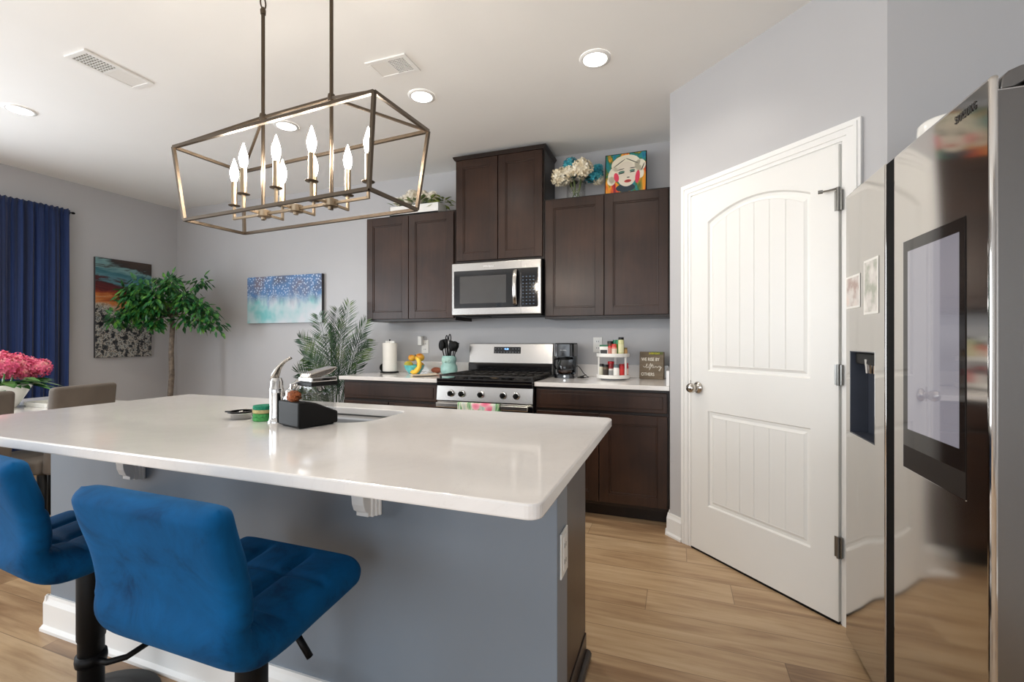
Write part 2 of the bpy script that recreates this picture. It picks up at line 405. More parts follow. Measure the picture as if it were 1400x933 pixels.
def window(n, axis, c, half, z0, z1, wallpos, mull=1):
    T = None; root = bpy.data.objects.new('window_%d' % n, None); COL.objects.link(root); root['kind'] = 'structure'
    def bx(bb, a0, a1, d0, d1, z0_, z1_):
        if axis == 'y': bb.box(a0, a1, wallpos+d0, wallpos+d1, z0_, z1_)
        else: bb.box(wallpos+d0, wallpos+d1, a0, a1, z0_, z1_)
    root.location = (c, wallpos, z0) if axis == 'y' else (wallpos, c, z0)
    f = B(); t = .05
    bx(f, c-half, c-half+t, -.07, -.02, z0, z1); bx(f, c+half-t, c+half, -.07, -.02, z0, z1)
    bx(f, c-half+t, c+half-t, -.07, -.02, z0, z0+t); bx(f, c-half+t, c+half-t, -.07, -.02, z1-t, z1)
    for k in range(mull):
        xx = c-half+(k+1)*2*half/(mull+1); bx(f, xx-.03, xx+.03, -.065, -.025, z0+t, z1-t)
    if n == 1: bx(f, c-half+t, c+half-t, -.065, -.025, (z0+z1)/2-.02, (z0+z1)/2+.02)
    f.make('window_frame', M['trim'], root, bev=.003)
    g = B(); bx(g, c-half+t, c+half-t, -.047, -.043, z0+t, z1-t); g.make('pane', M['pane'], root)
window(1, 'x', 1.125, 1.225, .55, 2.25, XL, 2)
window(2, 'x', -1.75, .85, .55, 2.25, XL, 1)
for i, (wx, hw) in enumerate(((-3.85, .12), (-3.42, .10), (-1.7, .8), (.35, .8))): window(3+i, 'y', wx, hw, .12, 2.42, YR, 1 if hw > .5 else 0)

# baseboards
def bboard(name, p0, p1, n, h=.135, t=.016):
    p0 = Vector(p0+(0,)); p1 = Vector(p1+(0,)); n = Vector(n+(0,)).normalized()
    prof = [(0, 0), (t+.012, 0), (t+.012, .012), (t, .022), (t, h-.03), (t*.55, h-.012), (t*.4, h), (0, h)]
    b = B(); r0 = [b.bm.verts.new(p0+n*q[0]+Vector((0,0,q[1]))) for q in prof]; r1 = [b.bm.verts.new(p1+n*q[0]+Vector((0,0,q[1]))) for q in prof]
    k = len(prof)
    for i in range(k): b.bm.faces.new((r0[i], r0[(i+1) % k], r1[(i+1) % k], r1[i]))
    b.bm.faces.new(r0); b.bm.faces.new(r1); return b.make(name, M['trim'])
struct(bboard('baseboard_back', (XL, YB), (-2.61, YB), (0, -1)))
struct(bboard('baseboard_left', (XL, YR), (XL, YB), (1, 0)))
struct(bboard('baseboard_pantry', SX(-.012), SX(.112), (-1, -1), .135))
struct(bboard('baseboard_corner', (XS, YS+.06), (XS, YS-.005), (-1, 0), .135))
struct(bboard('baseboard_alcove', (P2[0]+.02, P2[1]), (XR, P2[1]), (0, -1)))
struct(bboard('baseboard_right', (XR, YR), (XR, P2[1]), (-1, 0)))

# pantry door and casing: local frame  x = s along wall, y = n out of the wall towards the room, z up
TD = Matrix(((C45, -C45, 0, XS), (-C45, -C45, 0, YS), (0, 0, 1, 0), (0, 0, 0, 1)))
def casing():
    b = B(TD); s0, s1, zt = .178, 1.0, 2.05; w_ = .072
    # stepped profile: inner bead, flat, raised outer band
    for k, (a, c_, t) in enumerate(((0, .018, .012), (.018, .046, .017), (.046, .060, .021), (.060, .072, .016))):
        b.box(s0-c_, s0-a, .0005, t, 0, zt+c_); b.box(s1+a, s1+c_, .0005, t, 0, zt+c_)
        b.box(s0-a, s1+a, .0005, t, zt+a, zt+c_)
    return b.make('trim_1', M['trim'], bev=.002)
struct(casing())
b = B(TD); b.box(.178, .186, -.004, .004, 0, 2.05); b.box(.992, 1.0, -.004, .004, 0, 2.05); b.box(.178, 1.0, -.004, .004, 2.043, 2.05)
struct(b.make('trim_2', M['trim']))
door = bpy.data.objects.new('door_1', None); COL.objects.link(door); door['kind'] = 'structure'
door.location = (*SX(.59), 0)
def arch_poly(x0, x1, z0, z1, rise, n=20):
    pts = [(x0, z0), (x1, z0)]
    for i in range(n+1):
        t = i/n; x = x1+(x0-x1)*t; pts.append((x, z1+rise*(1-(2*t-1)**2)))
    return pts
def inset_poly(x0, x1, z0, z1, rise, d): return arch_poly(x0+d, x1-d, z0+d, z1-d, rise)
def door_leaf():
    """one moulded surface: outer slab ring, sloped moulding, sunk field with V grooves"""
    T = TD; b = B(T); bm = b.bm; F = .020; x0, x1, zb, zt = .1875, .9905, .012, 2.041
    panels = [(.307, .873, 1.035, 1.868, .07), (.307, .873, .278, .812, 0.0)]
    # slab front made as strips around the two panels
    def face(pts, y=F): bm.faces.new([bm.verts.new((p[0], y, p[1])) for p in pts])
    face([(x0, zb), (x1, zb), (x1, .278), (x0, .278)])
    face([(x0, .278), (.307, .278), (.307, .812), (x0, .812)]); face([(.873, .278), (x1, .278), (x1, .812), (.873, .812)])
    face([(x0, .812), (x1, .812), (x1, 1.035), (x0, 1.035)])
    face([(x0, 1.035), (.307, 1.035), (.307, 1.868), (x0, 1.868)]); face([(.873, 1.035), (x1, 1.035), (x1, 1.868), (.873, 1.868)])
    n = 20; ar = [(.307+(.873-.307)*i/n, 1.868+.07*(1-(2*i/n-1)**2)) for i in range(n+1)]
    face([(x0, 1.868), (.307, 1.868), (.307, zt), (x0, zt)]); face([(.873, 1.868), (x1, 1.868), (x1, zt), (.873, zt)])
    for a, c in zip(ar, ar[1:]): face([a, c, (c[0], zt), (a[0], zt)])
    for (px0, px1, z0, z1, rise) in panels:
        loops = []
        for d, y in ((0, F), (.006, F-.011), (.020, F-.011), (.034, F-.004), (.036, F-.005)):
            loops.append([bm.verts.new((q[0], y, q[1])) for q in inset_poly(px0, px1, z0, z1, rise, d)])
        for a, c in zip(loops, loops[1:]):
            for i in range(len(a)): j = (i+1) % len(a); bm.faces.new((a[i], a[j], c[j], c[i]))
        # planked field: strips between V grooves
        d = .036; fx0, fx1 = px0+d, px1-d; N = 6; gw = .0028; y = F-.005
        top = lambda x: (z1-d)+rise*(1-(2*(x-fx0)/(fx1-fx0)-1)**2)
        xs = []
        for k in range(N):
            xa = fx0+(fx1-fx0)*k/N; xb = fx0+(fx1-fx0)*(k+1)/N
            sa = xa+(gw if k else 0); sb = xb-(gw if k < N-1 else 0)
            m_ = 4
            for q in range(m_):
                u0 = sa+(sb-sa)*q/m_; u1 = sa+(sb-sa)*(q+1)/m_
                face([(u0, z0+d), (u1, z0+d), (u1, top(u1)), (u0, top(u0))], y)
            if k < N-1:
                vs = [bm.verts.new(p) for p in ((xb-gw, y, z0+d), (xb, y-.0035, z0+d), (xb, y-.0035, top(xb)), (xb-gw, y, top(xb-gw)))]; bm.faces.new(vs)
                vs = [bm.verts.new(p) for p in ((xb, y-.0035, z0+d), (xb+gw, y, z0+d), (xb+gw, y, top(xb+gw)), (xb, y-.0035, top(xb)))]; bm.faces.new(vs)
    b._t(bm.verts)
    T_ = B(T); T_.box(x0, x1, .001, .006, zb, zt)        # slab behind
    T_.box(x0, x0+.0012, .006, F, zb, zt); T_.box(x1-.0012, x1, .006, F, zb, zt); T_.box(x0, x1, .006, F, zt-.0012, zt)
    me = bpy.data.meshes.new('x'); T_.bm.to_mesh(me); T_.bm.free(); b.bm.from_mesh(me)
    bmesh.ops.remove_doubles(b.bm, verts=b.bm.verts, dist=1e-5)
    return b.make('door_leaf', M['door'], door)
door_leaf()
b = B(TD); b.box(.1875, .9905, .006, .0195, .001, .0115); b.make('door_sweep', M['black'], door)
b = B(TD); b.lathe([(.0, .0), (.032, .0), (.034, .004), (.028, .010), (.017, .014), (.015, .028), (.020, .036), (.027, .048), (.028, .058), (.022, .072), (.010, .077), (0, .078)], (0,0,0), 24, 'y', cap=False)
bmesh.ops.translate(b.bm, vec=TD.to_3x3() @ Vector((.24, .020, .936)), verts=b.bm.verts)
b.make('door_handle', M['nickel'], door, smooth=True)
b = B(TD); b.box(.186, .1885, .004, .024, .90, .975, .001); b.make('latch_plate', M['nickel'], door)
for hz in (1.80, 1.06, .33):
    b = B(TD); b.cyl((.9935, .028, hz-.045), (.9935, .028, hz+.045), .0065, seg=12)
    for q in (-.027, 0, .027): b.cyl((.9935, .028, hz+q-.001), (.9935, .028, hz+q+.001), .0072, seg=12)
    b.box(.975, .9925, .0205, .0225, hz-.043, hz+.043); b.box(.9945, 1.006, .013, .027, hz-.043, hz+.043)
    if hz > 1.5:   # hinge-pin stop
        b.cyl((.9935, .028, hz+.045), (.9935, .028, hz+.054), .008, seg=12)
        b.tube([(.99, .03, hz+.05), (.965, .045, hz+.045), (.94, .055, hz+.045)], .004, 8); b.cyl((.945, .052, hz+.045), (.93, .060, hz+.045), .008, seg=12)
    b.make('hinge', M['hinge'], door, auto=True)

# ================================================================== CABINETS
def cab_door(b, x0, x1, z0, z1, yf, rail=.062, t=.019):
    """shaker door, front at yf (facing -y), with a stepped bead around a sunk panel"""
    yb = yf+t
    b.box(x0, x0+rail, yf, yb, z0, z1, .0025); b.box(x1-rail, x1, yf, yb, z0, z1, .0025)
    b.box(x0+rail-.001, x1-rail+.001, yf+.0003, yb, z0, z0+rail, .0025); b.box(x0+rail-.001, x1-rail+.001, yf+.0003, yb, z1-rail, z1, .0025)
    i0, i1, k0, k1 = x0+rail, x1-rail, z0+rail, z1-rail; q = .011
    for (a, c, d, e) in ((i0-.001, i0+q, k0, k1), (i1-q, i1+.001, k0, k1), (i0, i1, k0-.001, k0+q), (i0, i1, k1-q, k1+.001)):
        b.box(a, c, yf+.004, yb, d, e, .003)
    b.box(i0, i1, yf+.010, yb-.002, k0, k1)
def slab_front(b, x0, x1, z0, z1, yf, t=.019):
    b.box(x0, x1, yf, yf+t, z0, z1, .004); b.box(x0+.028, x1-.028, yf-.0035, yf+.002, z0+.024, z1-.024, .003)
def upper(name_label, x0, x1, z0, z1, yf, crown=False):
    root = thing('wall_cabinet', name_label, 'cabinet', ((x0+x1)/2, YB-.002, z0))
    b = B(); b.box(x0, x1, yf+.021, YB-.002, z0, z1)
    b.box(x0, x1, yf+.012, yf+.024, z0, z1, .001)           # face frame
    b.make('cabinet_body', M['wood_edge'], root, bev=.0015)
    g = .003; e = .012; xm = (x0+x1)/2
    for a, c in ((x0+e, xm-g), (xm+g, x1-e)):
        b = B(); cab_door(b, a, c, z0+(.018), z1-(.014 if not crown else .03), yf-.008)
        b.make('cabinet_door', M['wood'], root)
    if crown:
        b = B(); b.prism([(x0-.0, z1-.028), (x0-.018, z1-.004), (x0-.018, z1+.006), (x1+.018, z1+.006), (x1+.018, z1-.004), (x1, z1-.028)], yf-.012, YB-.003, 'y')
        b.make('crown_moulding', M['wood_edge'], root, bev=.002)
    return root
YU = 3.394
upper('dark brown two-door wall cabinet left of the microwave under the white flower box', -2.60, -1.722, 1.372, 2.285, YU)
upper('tall dark brown two-door wall cabinet above the microwave, the one reaching highest', -1.72, -.962, 1.835, 2.705, YU, True)
upper('dark brown two-door wall cabinet right of the microwave under the pop art portrait', -.96, XS-.004, 1.372, 2.285, YU)

def basecab(label, x0, x1, yf=3.10):
    root = thing('base_cabinet', label, 'cabinet', ((x0+x1)/2, YB-.01, 0))
    b = B(); b.box(x0, x1, yf+.012, YB-.005, .10, .883); b.box(x0+.002, x1-.002, yf+.10, YB-.01, 0.001, .10)
    b.make('cabinet_body', M['wood_edge'], root, bev=.0015)
    b = B(); slab_front(b, x0+.012, x1-.012, .735, .865, yf-.008); b.make('drawer', M['wood'], root)
    xm = (x0+x1)/2
    for a, c in ((x0+.012, xm-.003), (xm+.003, x1-.012)):
        b = B(); cab_door(b, a, c, .125, .715, yf-.008); b.make('cabinet_door', M['wood'], root)
basecab('dark base cabinet left of the stove with a wide drawer on top', -2.60, -1.712)
basecab('dark base cabinet right of the stove under the coffee maker counter', -.942, XS-.004)

def counter(label, x0, x1, side):
    root = thing('countertop', label, 'countertop', ((x0+x1)/2, 3.4, .884))
    b = B(); b.box(x0, x1, 3.072, YB-.002, .8845, .914); b.make('slab', M['quartz'], root, bev=.003)
    b = B(); b.box(x0+.0 if not side else x0, x1, YB-.022, YB-.002, .9145, 1.012); b.make('backsplash', M['quartz'], root, bev=.002)
    if side:
        b = B(); b.box(x1-.02, x1, 3.085, YB-.024, .9145, 1.012); b.make('side_splash', M['quartz'], root, bev=.002)
counter('white quartz countertop left of the stove holding the paper towels', -2.625, -1.712, False)
counter('white quartz countertop right of the stove with a side splash at the wall', -.942, XS-.003, True)

# ================================================================== ISLAND
IX0, IX1, IY0, IY1 = -2.50, -.2297, .7806, 1.7592
root = thing('kitchen_island', 'grey kitchen island body with dark wood end panel under the big white top', 'kitchen island', (-1.35, 1.45, 0))
b = B(); b.box(-2.475, -.292, 1.155, 1.27, .001, .883); b.make('knee_wall', M['island'], root, bev=.002)
b = B(); b.box(-2.46, -.335, 1.2715, 1.725, .10, .883); b.box(-2.45, -.345, 1.2715, 1.66, .001, .10)
cbi = b.make('cabinet_body', M['wood'], root, bev=.002)
cb = B(); cb.box(-1.76, -1.0, 1.28, 1.69, .62, .95); cut(cbi, cb)
b = B(); b.box(-.336, -.328, 1.2715, 1.73, .105, .883); b.make('end_panel', M['wood'], root, bev=.002)
b = B(); b.tube([(-.322, 1.275, .018), (-.322, 1.735, .018)], .018, 10); b.box(-.336, -.324, 1.272, 1.73, .001, .10); b.make('shoe_moulding', M['wood_edge'], root, bev=.002)
b = B()
for (a, c) in ((-2.43, -1.9), (-1.9, -1.37), (-1.37, -.87), (-.87, -.36)):
    T = Matrix.Rotation(PI, 4, 'Z'); bb = B(Matrix.Translation((0, 0, 0)) @ T)
    cab_door(bb, -c+.004, -a-.004, .125, .715, -1.742); slab_front(bb, -c+.004, -a-.004, .735, .865, -1.742)
    bb.make('cabinet_door', M['wood'], root)
b.bm.free()
b = B(); b.box(-.40, -.265, 1.158, 1.30, .862, .8825, .002); b.make('top_ledge', M['trim'], root)
o = bboard('skirting', (-2.49, 1.155), (-.292, 1.155), (0, -1), .14, .018); o.parent = root; o.data.transform(gmat(root).inverted())
o = bboard('skirting', (-2.475, 1.27), (-2.475, 1.14), (-1, 0), .14, .018); o.parent = root; o.data.transform(gmat(root).inverted())
# outlet on the end of the knee wall
b = B(); b.box(-.2915, -.286, 1.178, 1.252, .575, .695, .002); pl = b.make('outlet', M['white'], root)
b = B(); b.box(-.2862, -.2845, 1.198, 1.232, .590, .680, .001); b.make('outlet_face', M['trim'], pl)
for z in (.612, .655):
    for y in (1.206, 1.221):
        b = B(); b.box(-.2846, -.2840, y, y+.003, z-.006, z+.006); b.make('outlet_slot', M['black'], pl)
# top with rounded corners and sink cut-out
def rrect(x0, x1, y0, y1, r, n=6):
    pts = []
    rr = r if isinstance(r, (list, tuple)) else [r]*4
    for (cx, cy, a0, q) in ((x0+rr[0], y0+rr[0], PI, rr[0]), (x1-rr[1], y0+rr[1], 1.5*PI, rr[1]), (x1-rr[2], y1-rr[2], 0, rr[2]), (x0+rr[3], y1-rr[3], .5*PI, rr[3])):
        for i in range(n+1): a = a0+i*PI/2/n; pts.append((cx+q*math.cos(a), cy+q*math.sin(a)))
    return pts
SKX0, SKX1, SKY0, SKY1 = -1.72, -1.045, 1.325, 1.64
b = B(); b.prism(rrect(IX0, IX1, IY0, IY1, .028), .8835, .914, 'z')
top = b.make('island_countertop', M['quartz'])
cb = B(); cb.prism(rrect(SKX0, SKX1, SKY0, SKY1, [.11, .11, .05, .05], 8), .80, 1.0, 'z'); cut(top, cb)
q = top.modifiers.new('bevel', 'BEVEL'); q.width = .004; q.segments = 2; q.limit_method = 'ANGLE'; q.angle_limit = math.radians(50)
rebase(top, (-1.35, 1.27, .8835))
tag(top, 'large glossy white quartz island top with rounded corners and a sink cut-out', 'countertop')
# sink
def sink():
    b = B(); lv = [(.004, .8832), (.0, .86), (-.004, .75), (-.03, .70), (-.12, .695)]
    loops = []
    for d, z in lv:
        pts = rrect(SKX0-d, SKX1+d, SKY0-d, SKY1+d, [max(.03, .11+d)]*2+[max(.03, .06+d)]*2, 8)
        loops.append([b.bm.verts.new((x, y, z)) for x, y in pts])
    for a, c in zip(loops, loops[1:]):
        for i in range(len(a)): j = (i+1) % len(a); b.bm.faces.new((a[i], a[j], c[j], c[i]))
    b.bm.faces.new(loops[-1])
    return b
root = thing('sink', 'stainless undermount sink basin sunk in the white island top', 'sink', (-1.38, 1.48, .69))
sink().make('basin', steel_mat('sink_steel', (.30,.295,.29), .36), root, smooth=True, solid=.002)
b = B(); b.lathe([(0, 0), (.042, 0), (.045, .003), (.03, .004), (.028, .001), (0, .001)], (-1.38, 1.50, .6965), 20, cap=False); b.make('drain', M['chrome'], root, smooth=True)
# corbels
for cx, lab in ((-1.915, 'small white curved bracket under the island top behind the left stool'), (-.865, 'small white curved bracket under the island top right of the centre stool')):
    root = thing('corbel', lab, 'bracket', (cx, 1.153, .70))
    prof = [(1.154, .882), (1.154, .692), (1.112, .692), (1.112, .704), (1.100, .712), (1.092, .732), (1.088, .765), (1.080, .80), (1.064, .832), (1.040, .855), (1.008, .868), (1.0, .874), (1.0, .882)]
    b = B(); b.prism(prof, cx-.022, cx+.020, 'x'); b.make('bracket_body', M['trim'], root, bev=.002)
    b = B()
    for k, (a, y) in enumerate(((.026, 1.126), (.032, 1.137), (.038, 1.146))): b.box(cx-a, cx+a, y, 1.154, .688, .883, .002)
    b.make('fluted_back_plate', M['trim'], root)

# ================================================================== RANGE
root = thing('gas_range', 'stainless gas stove with black grates between the two white counters', 'stove', (-1.327, 3.4, 0))
RX0, RX1 = -1.706, -.948
b = B(); b.box(RX0, RX1, 3.10, 3.70, .02, .895); b.make('range_body', M['black'], root, bev=.003)
b = B(); b.box(RX0-.0, RX1, 3.055, 3.60, .896, .922, .006); b.box(RX0, RX1, 3.058, 3.095, .868, .897, .003); b.make('cooktop', M['blackglass'], root)
b = B(); b.prism([(3.052, .757), (3.066, .868), (3.10, .868), (3.10, .757)], RX0, RX1, 'x'); b.make('control_panel', M['steel'], root, bev=.003)
for kx in (.115, .200, .345, .510, .605):
    x = RX0+.758*kx/.72; b = B(); b.lathe([(.024, 0), (.026, -.004), (.022, -.008), (.0, -.008)], (x, 3.058, .812), 20, 'y', cap=False)
    kb = b.make('knob_bezel', M['chrome'], root, smooth=True); kb.name = 'knob_ring'
    b = B(); b.lathe([(.018, -.004), (.019, -.024), (.016, -.030), (0, -.031)], (x, 3.058, .812), 20, 'y', cap=False); b.box(x-.004, x+.004, 3.018, 3.030, .795, .829, .002)
    b.make('knob', M['black'], root, auto=True)
# oven door
b = B(); b.box(RX0+.002, RX1-.002, 3.062, 3.10, .18, .750, .004); b.make('oven_door', M['steel'], root)
b = B(); b.box(RX0+.06, RX1-.06, 3.058, 3.063, .26, .655, .002); b.make('oven_window', M['blackglass'], root)
b = B(); b.box(RX0+.002, RX1-.002, 3.059, 3.0625, .655, .735); b.make('door_top_band', M['blackglass'], root)
b = B(); b.box(RX0+.02, RX1-.02, 3.005, 3.022, .712, .748, .006); b.box(RX0+.03, RX0+.055, 3.02, 3.062, .715, .745, .003); b.box(RX1-.055, RX1-.03, 3.02, 3.062, .715, .745, .003)
b.make('oven_handle', M['steel'], root)
b = B(); b.box(RX0+.002, RX1-.002, 3.065, 3.10, .04, .172, .004); b.make('storage_drawer', M['steel'], root)
# backguard
b = B(); b.box(RX0+.008, RX1-.008, 3.60, 3.70, .922, 1.012, .003); b.make('backguard_base', M['blackglass'], root)
b = B(); b.prism([(3.615, 1.012), (3.635, 1.178), (3.715, 1.182), (3.715, 1.012)], RX0+.004, RX1-.004, 'x'); b.make('backguard', M['steel'], root, bev=.004)
b = B(); b.prism([(3.6225, 1.095), (3.6285, 1.150), (3.64, 1.150), (3.64, 1.095)], -1.47, -1.23, 'x'); dsp = b.make('control_display', M['blackglass'], root)
blue = emis('clock_led', (.15, .45, 1, 1), 3.0)
text('12:30', .018, blue, 'clock_digits', dsp, (-1.376, 3.6225, 1.127), (1,0,0), (0,.11,1))
keym = simple('key_grey', lin(150, 152, 156), .5)
for rr in range(2):
    for k in range(9):
        if rr == 1 and 3 <= k <= 5: continue
        xx = -1.458+k*.026; zz = 1.104+rr*.028; y = 3.6215+(zz-1.095)*.11; b = B(); b.box(xx, xx+.008, y, y+.002, zz, zz+.004); b.make('touch_key', keym, dsp)
# grates and burners
for gx in (-1.572, -1.327, -1.082):
    b = B(); hw = .118 if gx != -1.327 else .155; y0, y1 = 3.085, 3.575; zt = .948
    hw = .119
    for xx in (gx-hw, gx+hw): b.box(xx-.006, xx+.006, y0, y1, zt-.012, zt, .002)
    for yy in (y0+.006, (y0+y1)/2, y1-.006): b.box(gx-hw, gx+hw, yy-.006, yy+.006, zt-.012, zt, .002)
    for xx in (gx-hw*.5, gx, gx+hw*.5): b.box(xx-.005, xx+.005, y0, y1, zt-.008, zt+.002, .002)
    for xx in (gx-hw, gx+hw):
        for yy in (y0+.01, y1-.01): b.box(xx-.006, xx+.006, yy-.006, yy+.006, .921, zt-.006)
    gr = b.make('burner_grate', M['iron'], root)
    if gx != -1.327:
        for yy in (3.20, 3.45):
            b = B(); b.lathe([(0, .012), (.035, .012), (.038, .006), (.05, .004), (.052, 0)], (gx, yy, .921), 20, cap=False); b.make('burner', M['iron'], root, auto=True)
    else:
        b = B(); b.lathe([(0, .012), (.035, .012), (.038, .006), (.05, .004), (.052, 0)], (gx, 3.33, .921), 20, cap=False, sy=1.6); b.make('burner', M['brass'], root, auto=True)
# towel
def towel_m():
    m, nt, b = newmat('floral_towel')
    v = coords(nt, 'Object', (1, 1, 1)); vo = nt.nodes.new('ShaderNodeTexVoronoi'); vo.inputs['Scale'].default_value = 9.5; nt.links.new(v, vo.inputs['Vector'])
    v2 = coords(nt, 'Object', (26, 1, 5)); n = noise(nt, v2, 1.4, 3, .6, 1.0)
    green = ramp(nt, n.outputs[0], [(.3, lin(20, 120, 80)), (.45, lin(110, 170, 110)), (.55, lin(226, 222, 206)), (.7, lin(150, 190, 190))])
    pk = ramp(nt, vo.outputs['Distance'], [(0, lin(150, 20, 60)), (.25, lin(226, 60, 110)), (.45, lin(244, 160, 180)), (.6, lin(232, 226, 212))])
    sp = nt.nodes.new('ShaderNodeSeparateColor'); nt.links.new(vo.outputs['Color'], sp.inputs[0])
    mx = nt.nodes.new('ShaderNodeMix'); mx.data_type = 'RGBA'
    near = math_(nt, 'LESS_THAN', vo.outputs['Distance'], .52); pick = math_(nt, 'GREATER_THAN', sp.outputs[0], .38)
    nt.links.new(math_(nt, 'MULTIPLY', near, pick), mx.inputs[0]); nt.links.new(green, mx.inputs[6]); nt.links.new(pk, mx.inputs[7])
    nt.links.new(mx.outputs[2], b.inputs['Base Color']); b.inputs['Roughness'].default_value = .9; return m
b = B(); tx0, tx1 = -1.50, -1.175
path = [(3.050, .44), (3.040, .60), (3.034, .70), (3.0295, .752), (3.0135, .757), (2.998, .752), (2.9965, .70), (2.994, .55), (2.992, .36)]
def tf(u, v):
    k = v*(len(path)-1); i = min(int(k), len(path)-2); t = k-i
    y = path[i][0]*(1-t)+path[i+1][0]*t; z = path[i][1]*(1-t)+path[i+1][1]*t
    return Vector((tx0+(tx1-tx0)*u, y-(.004*math.sin(u*17) if v > .6 else 0)-.003, z))
b.grid(tf, 24, 33); tw = b.make('dish_towel', towel_m(), smooth=True, solid=.002)
rebase(tw, (-1.34, 3.02, .36)); tag(tw, 'pink and green floral towel hanging over the oven handle', 'towel')

# ================================================================== MICROWAVE
root = thing('microwave', 'stainless over-range microwave with curved handle below the tall cabinet', 'microwave', (-1.341, 3.7, 1.40))
MX0, MX1 = -1.716, -.966; MF = 3.325
b = B(); b.box(MX0, MX1, MF+.03, YB-.004, 1.408, 1.83); b.make('microwave_body', M['black'], root, bev=.003)
b = B(); b.box(MX0, MX1, MF, MF+.03, 1.408, 1.822, .004); b.make('front_frame', M['steel'], root)
b = B(); b.box(MX0+.022, -1.128, MF-.006, MF+.004, 1.462, 1.760, .002); b.make('door_glass', M['blackglass'], root)
b = B(); b.box(MX0+.075, -1.245, MF-.0075, MF-.005, 1.498, 1.715, .001); b.make('window_screen', simple('mw_screen', lin(62, 60, 58), .12, coat=.8), root)
b = B(); b.box(-1.124, -.99, MF-.006, MF+.004, 1.462, 1.760, .002); kp = b.make('keypad', M['blackglass'], root)
b = B()
for r in range(9):
    for c in range(4): b.box(-1.112+c*.028, -1.102+c*.028, MF-.0068, MF-.0058, 1.482+r*.026, 1.486+r*.026)
b.make('keypad_legend', simple('legend_blue', lin(92, 116, 142), .4), kp)
b = B(); hp = [(-1.165, MF-.004, 1.478), (-1.165, MF-.03, 1.49), (-1.165, MF-.043, 1.55), (-1.165, MF-.046, 1.61), (-1.165, MF-.043, 1.67), (-1.165, MF-.03, 1.735), (-1.165, MF-.004, 1.748)]
b.tube(hp, .017, 12, flat=.45); b.make('door_handle', M['steel'], root, smooth=True)
b = B(); b.box(MX0+.01, MX1-.01, MF+.03, YB-.02, 1.398, 1.4075); b.box(MX0+.10, MX0+.30, MF+.05, MF+.12, 1.39, 1.399); b.make('underside_vent', M['black'], root)
b = B(); b.box(-1.1265, -1.1255, MF-.0004, MF+.001, 1.41, 1.82); b.make('door_seam', M['black'], root)
text('Whirlpool', .022, simple('logo_grey', lin(245, 245, 245), .4), 'logo', root, (-1.44, MF-.0012, 1.782), (1,0,0), (0,0,1))

# ================================================================== REFRIGERATOR
FX = .625; FY0, FY1, G0, G1, FT = 1.26, 2.148, 1.727, 1.786, 1.772
root = thing('refrigerator', 'stainless side-by-side refrigerator with dark touch screen and ice dispenser', 'refrigerator', (1.0, 1.70, 0))
b = B(); b.box(FX+.085, 1.40, FY0+.004, FY1-.004, .03, 1.745); b.make('refrigerator_body', M['fridge_side_dimmed'], root, bev=.006)
b = B(); b.box(FX, FX+.078, FY0, G0, .045, FT, .010, 6); dr = b.make('right_door', M['fridge'], root); dr.name = 'refrigerator_door'
cb = B(); cb.box(FX+.013, FX+.1, FY0-.02, FY0+.11, 1.738, 1.80); cut(dr, cb)
b = B(); b.box(FX, FX+.078, G1, FY1, .045, FT, .0035, 4); dl = b.make('refrigerator_door', M['fridge'], root)
cb = B(); cb.box(FX-.02, FX+.062, 1.867, 2.103, .853, 1.167); cut(dl, cb)
b = B(); b.prism([(FX+.004, G0+.0005), (FX+.06, G0+.0005), (FX+.06, G1-.0005), (FX+.004, G1-.0005)], .05, FT-.003, 'z'); b.make('door_gap_trim', simple('gap_black', lin(8, 8, 9), .6, spec=.08), root)
b = B(); b.box(FX+.0125, FX+.077, FY0-.0008, FY0+.0004, .06, 1.735); b.make('door_side_reflection', M['fridge_side_dimmed'], root)  # added thin sheet, its dark colour stands for the reflection on the door side
b = B(); b.box(FX+.03, 1.38, FY0+.02, FY1-.02, .004, .043); b.make('kick_grille', M['black'], root)
# dispenser lining
dk = simple('dispenser_blue_grey', lin(56, 60, 70), .35)
b = B(); t = .002
b.box(FX+.058, FX+.061, 1.868, 2.102, .854, 1.166); b.box(FX+.001, FX+.06, 1.868, 1.868+t, .854, 1.166); b.box(FX+.001, FX+.06, 2.102-t, 2.102, .854, 1.166)
b.box(FX+.001, FX+.06, 1.868, 2.102, .854, .857); b.box(FX+.001, FX+.06, 1.868, 2.102, 1.163, 1.166)
dp = b.make('dispenser_recess', dk, root)
b = B(); b.box(FX+.012, FX+.055, 1.885, 2.085, 1.118, 1.162, .006); b.make('dispenser_spout', M['black'], dp)
b = B(); b.lathe([(0, -.03), (.020, -.03), (.024, .02)], (FX+.034, 1.985, 1.118), 16, cap=False, sy=1.6); b.box(FX+.026, FX+.034, 1.90, 1.94, 1.09, 1.12, .003); b.make('dispenser_nozzle', M['chrome'], dp, auto=True)
b = B(); b.box(FX-.0004, FX+.001, 1.8665, 1.868, .852, 1.168); b.box(FX-.0004, FX+.001, 2.102, 2.1035, .852, 1.168); b.box(FX-.0004, FX+.001, 1.868, 2.102, .8515, .8535); b.box(FX-.0004, FX+.001, 1.868, 2.102, 1.1665, 1.168); b.make('dispenser_rim', M['chrome'], dp)
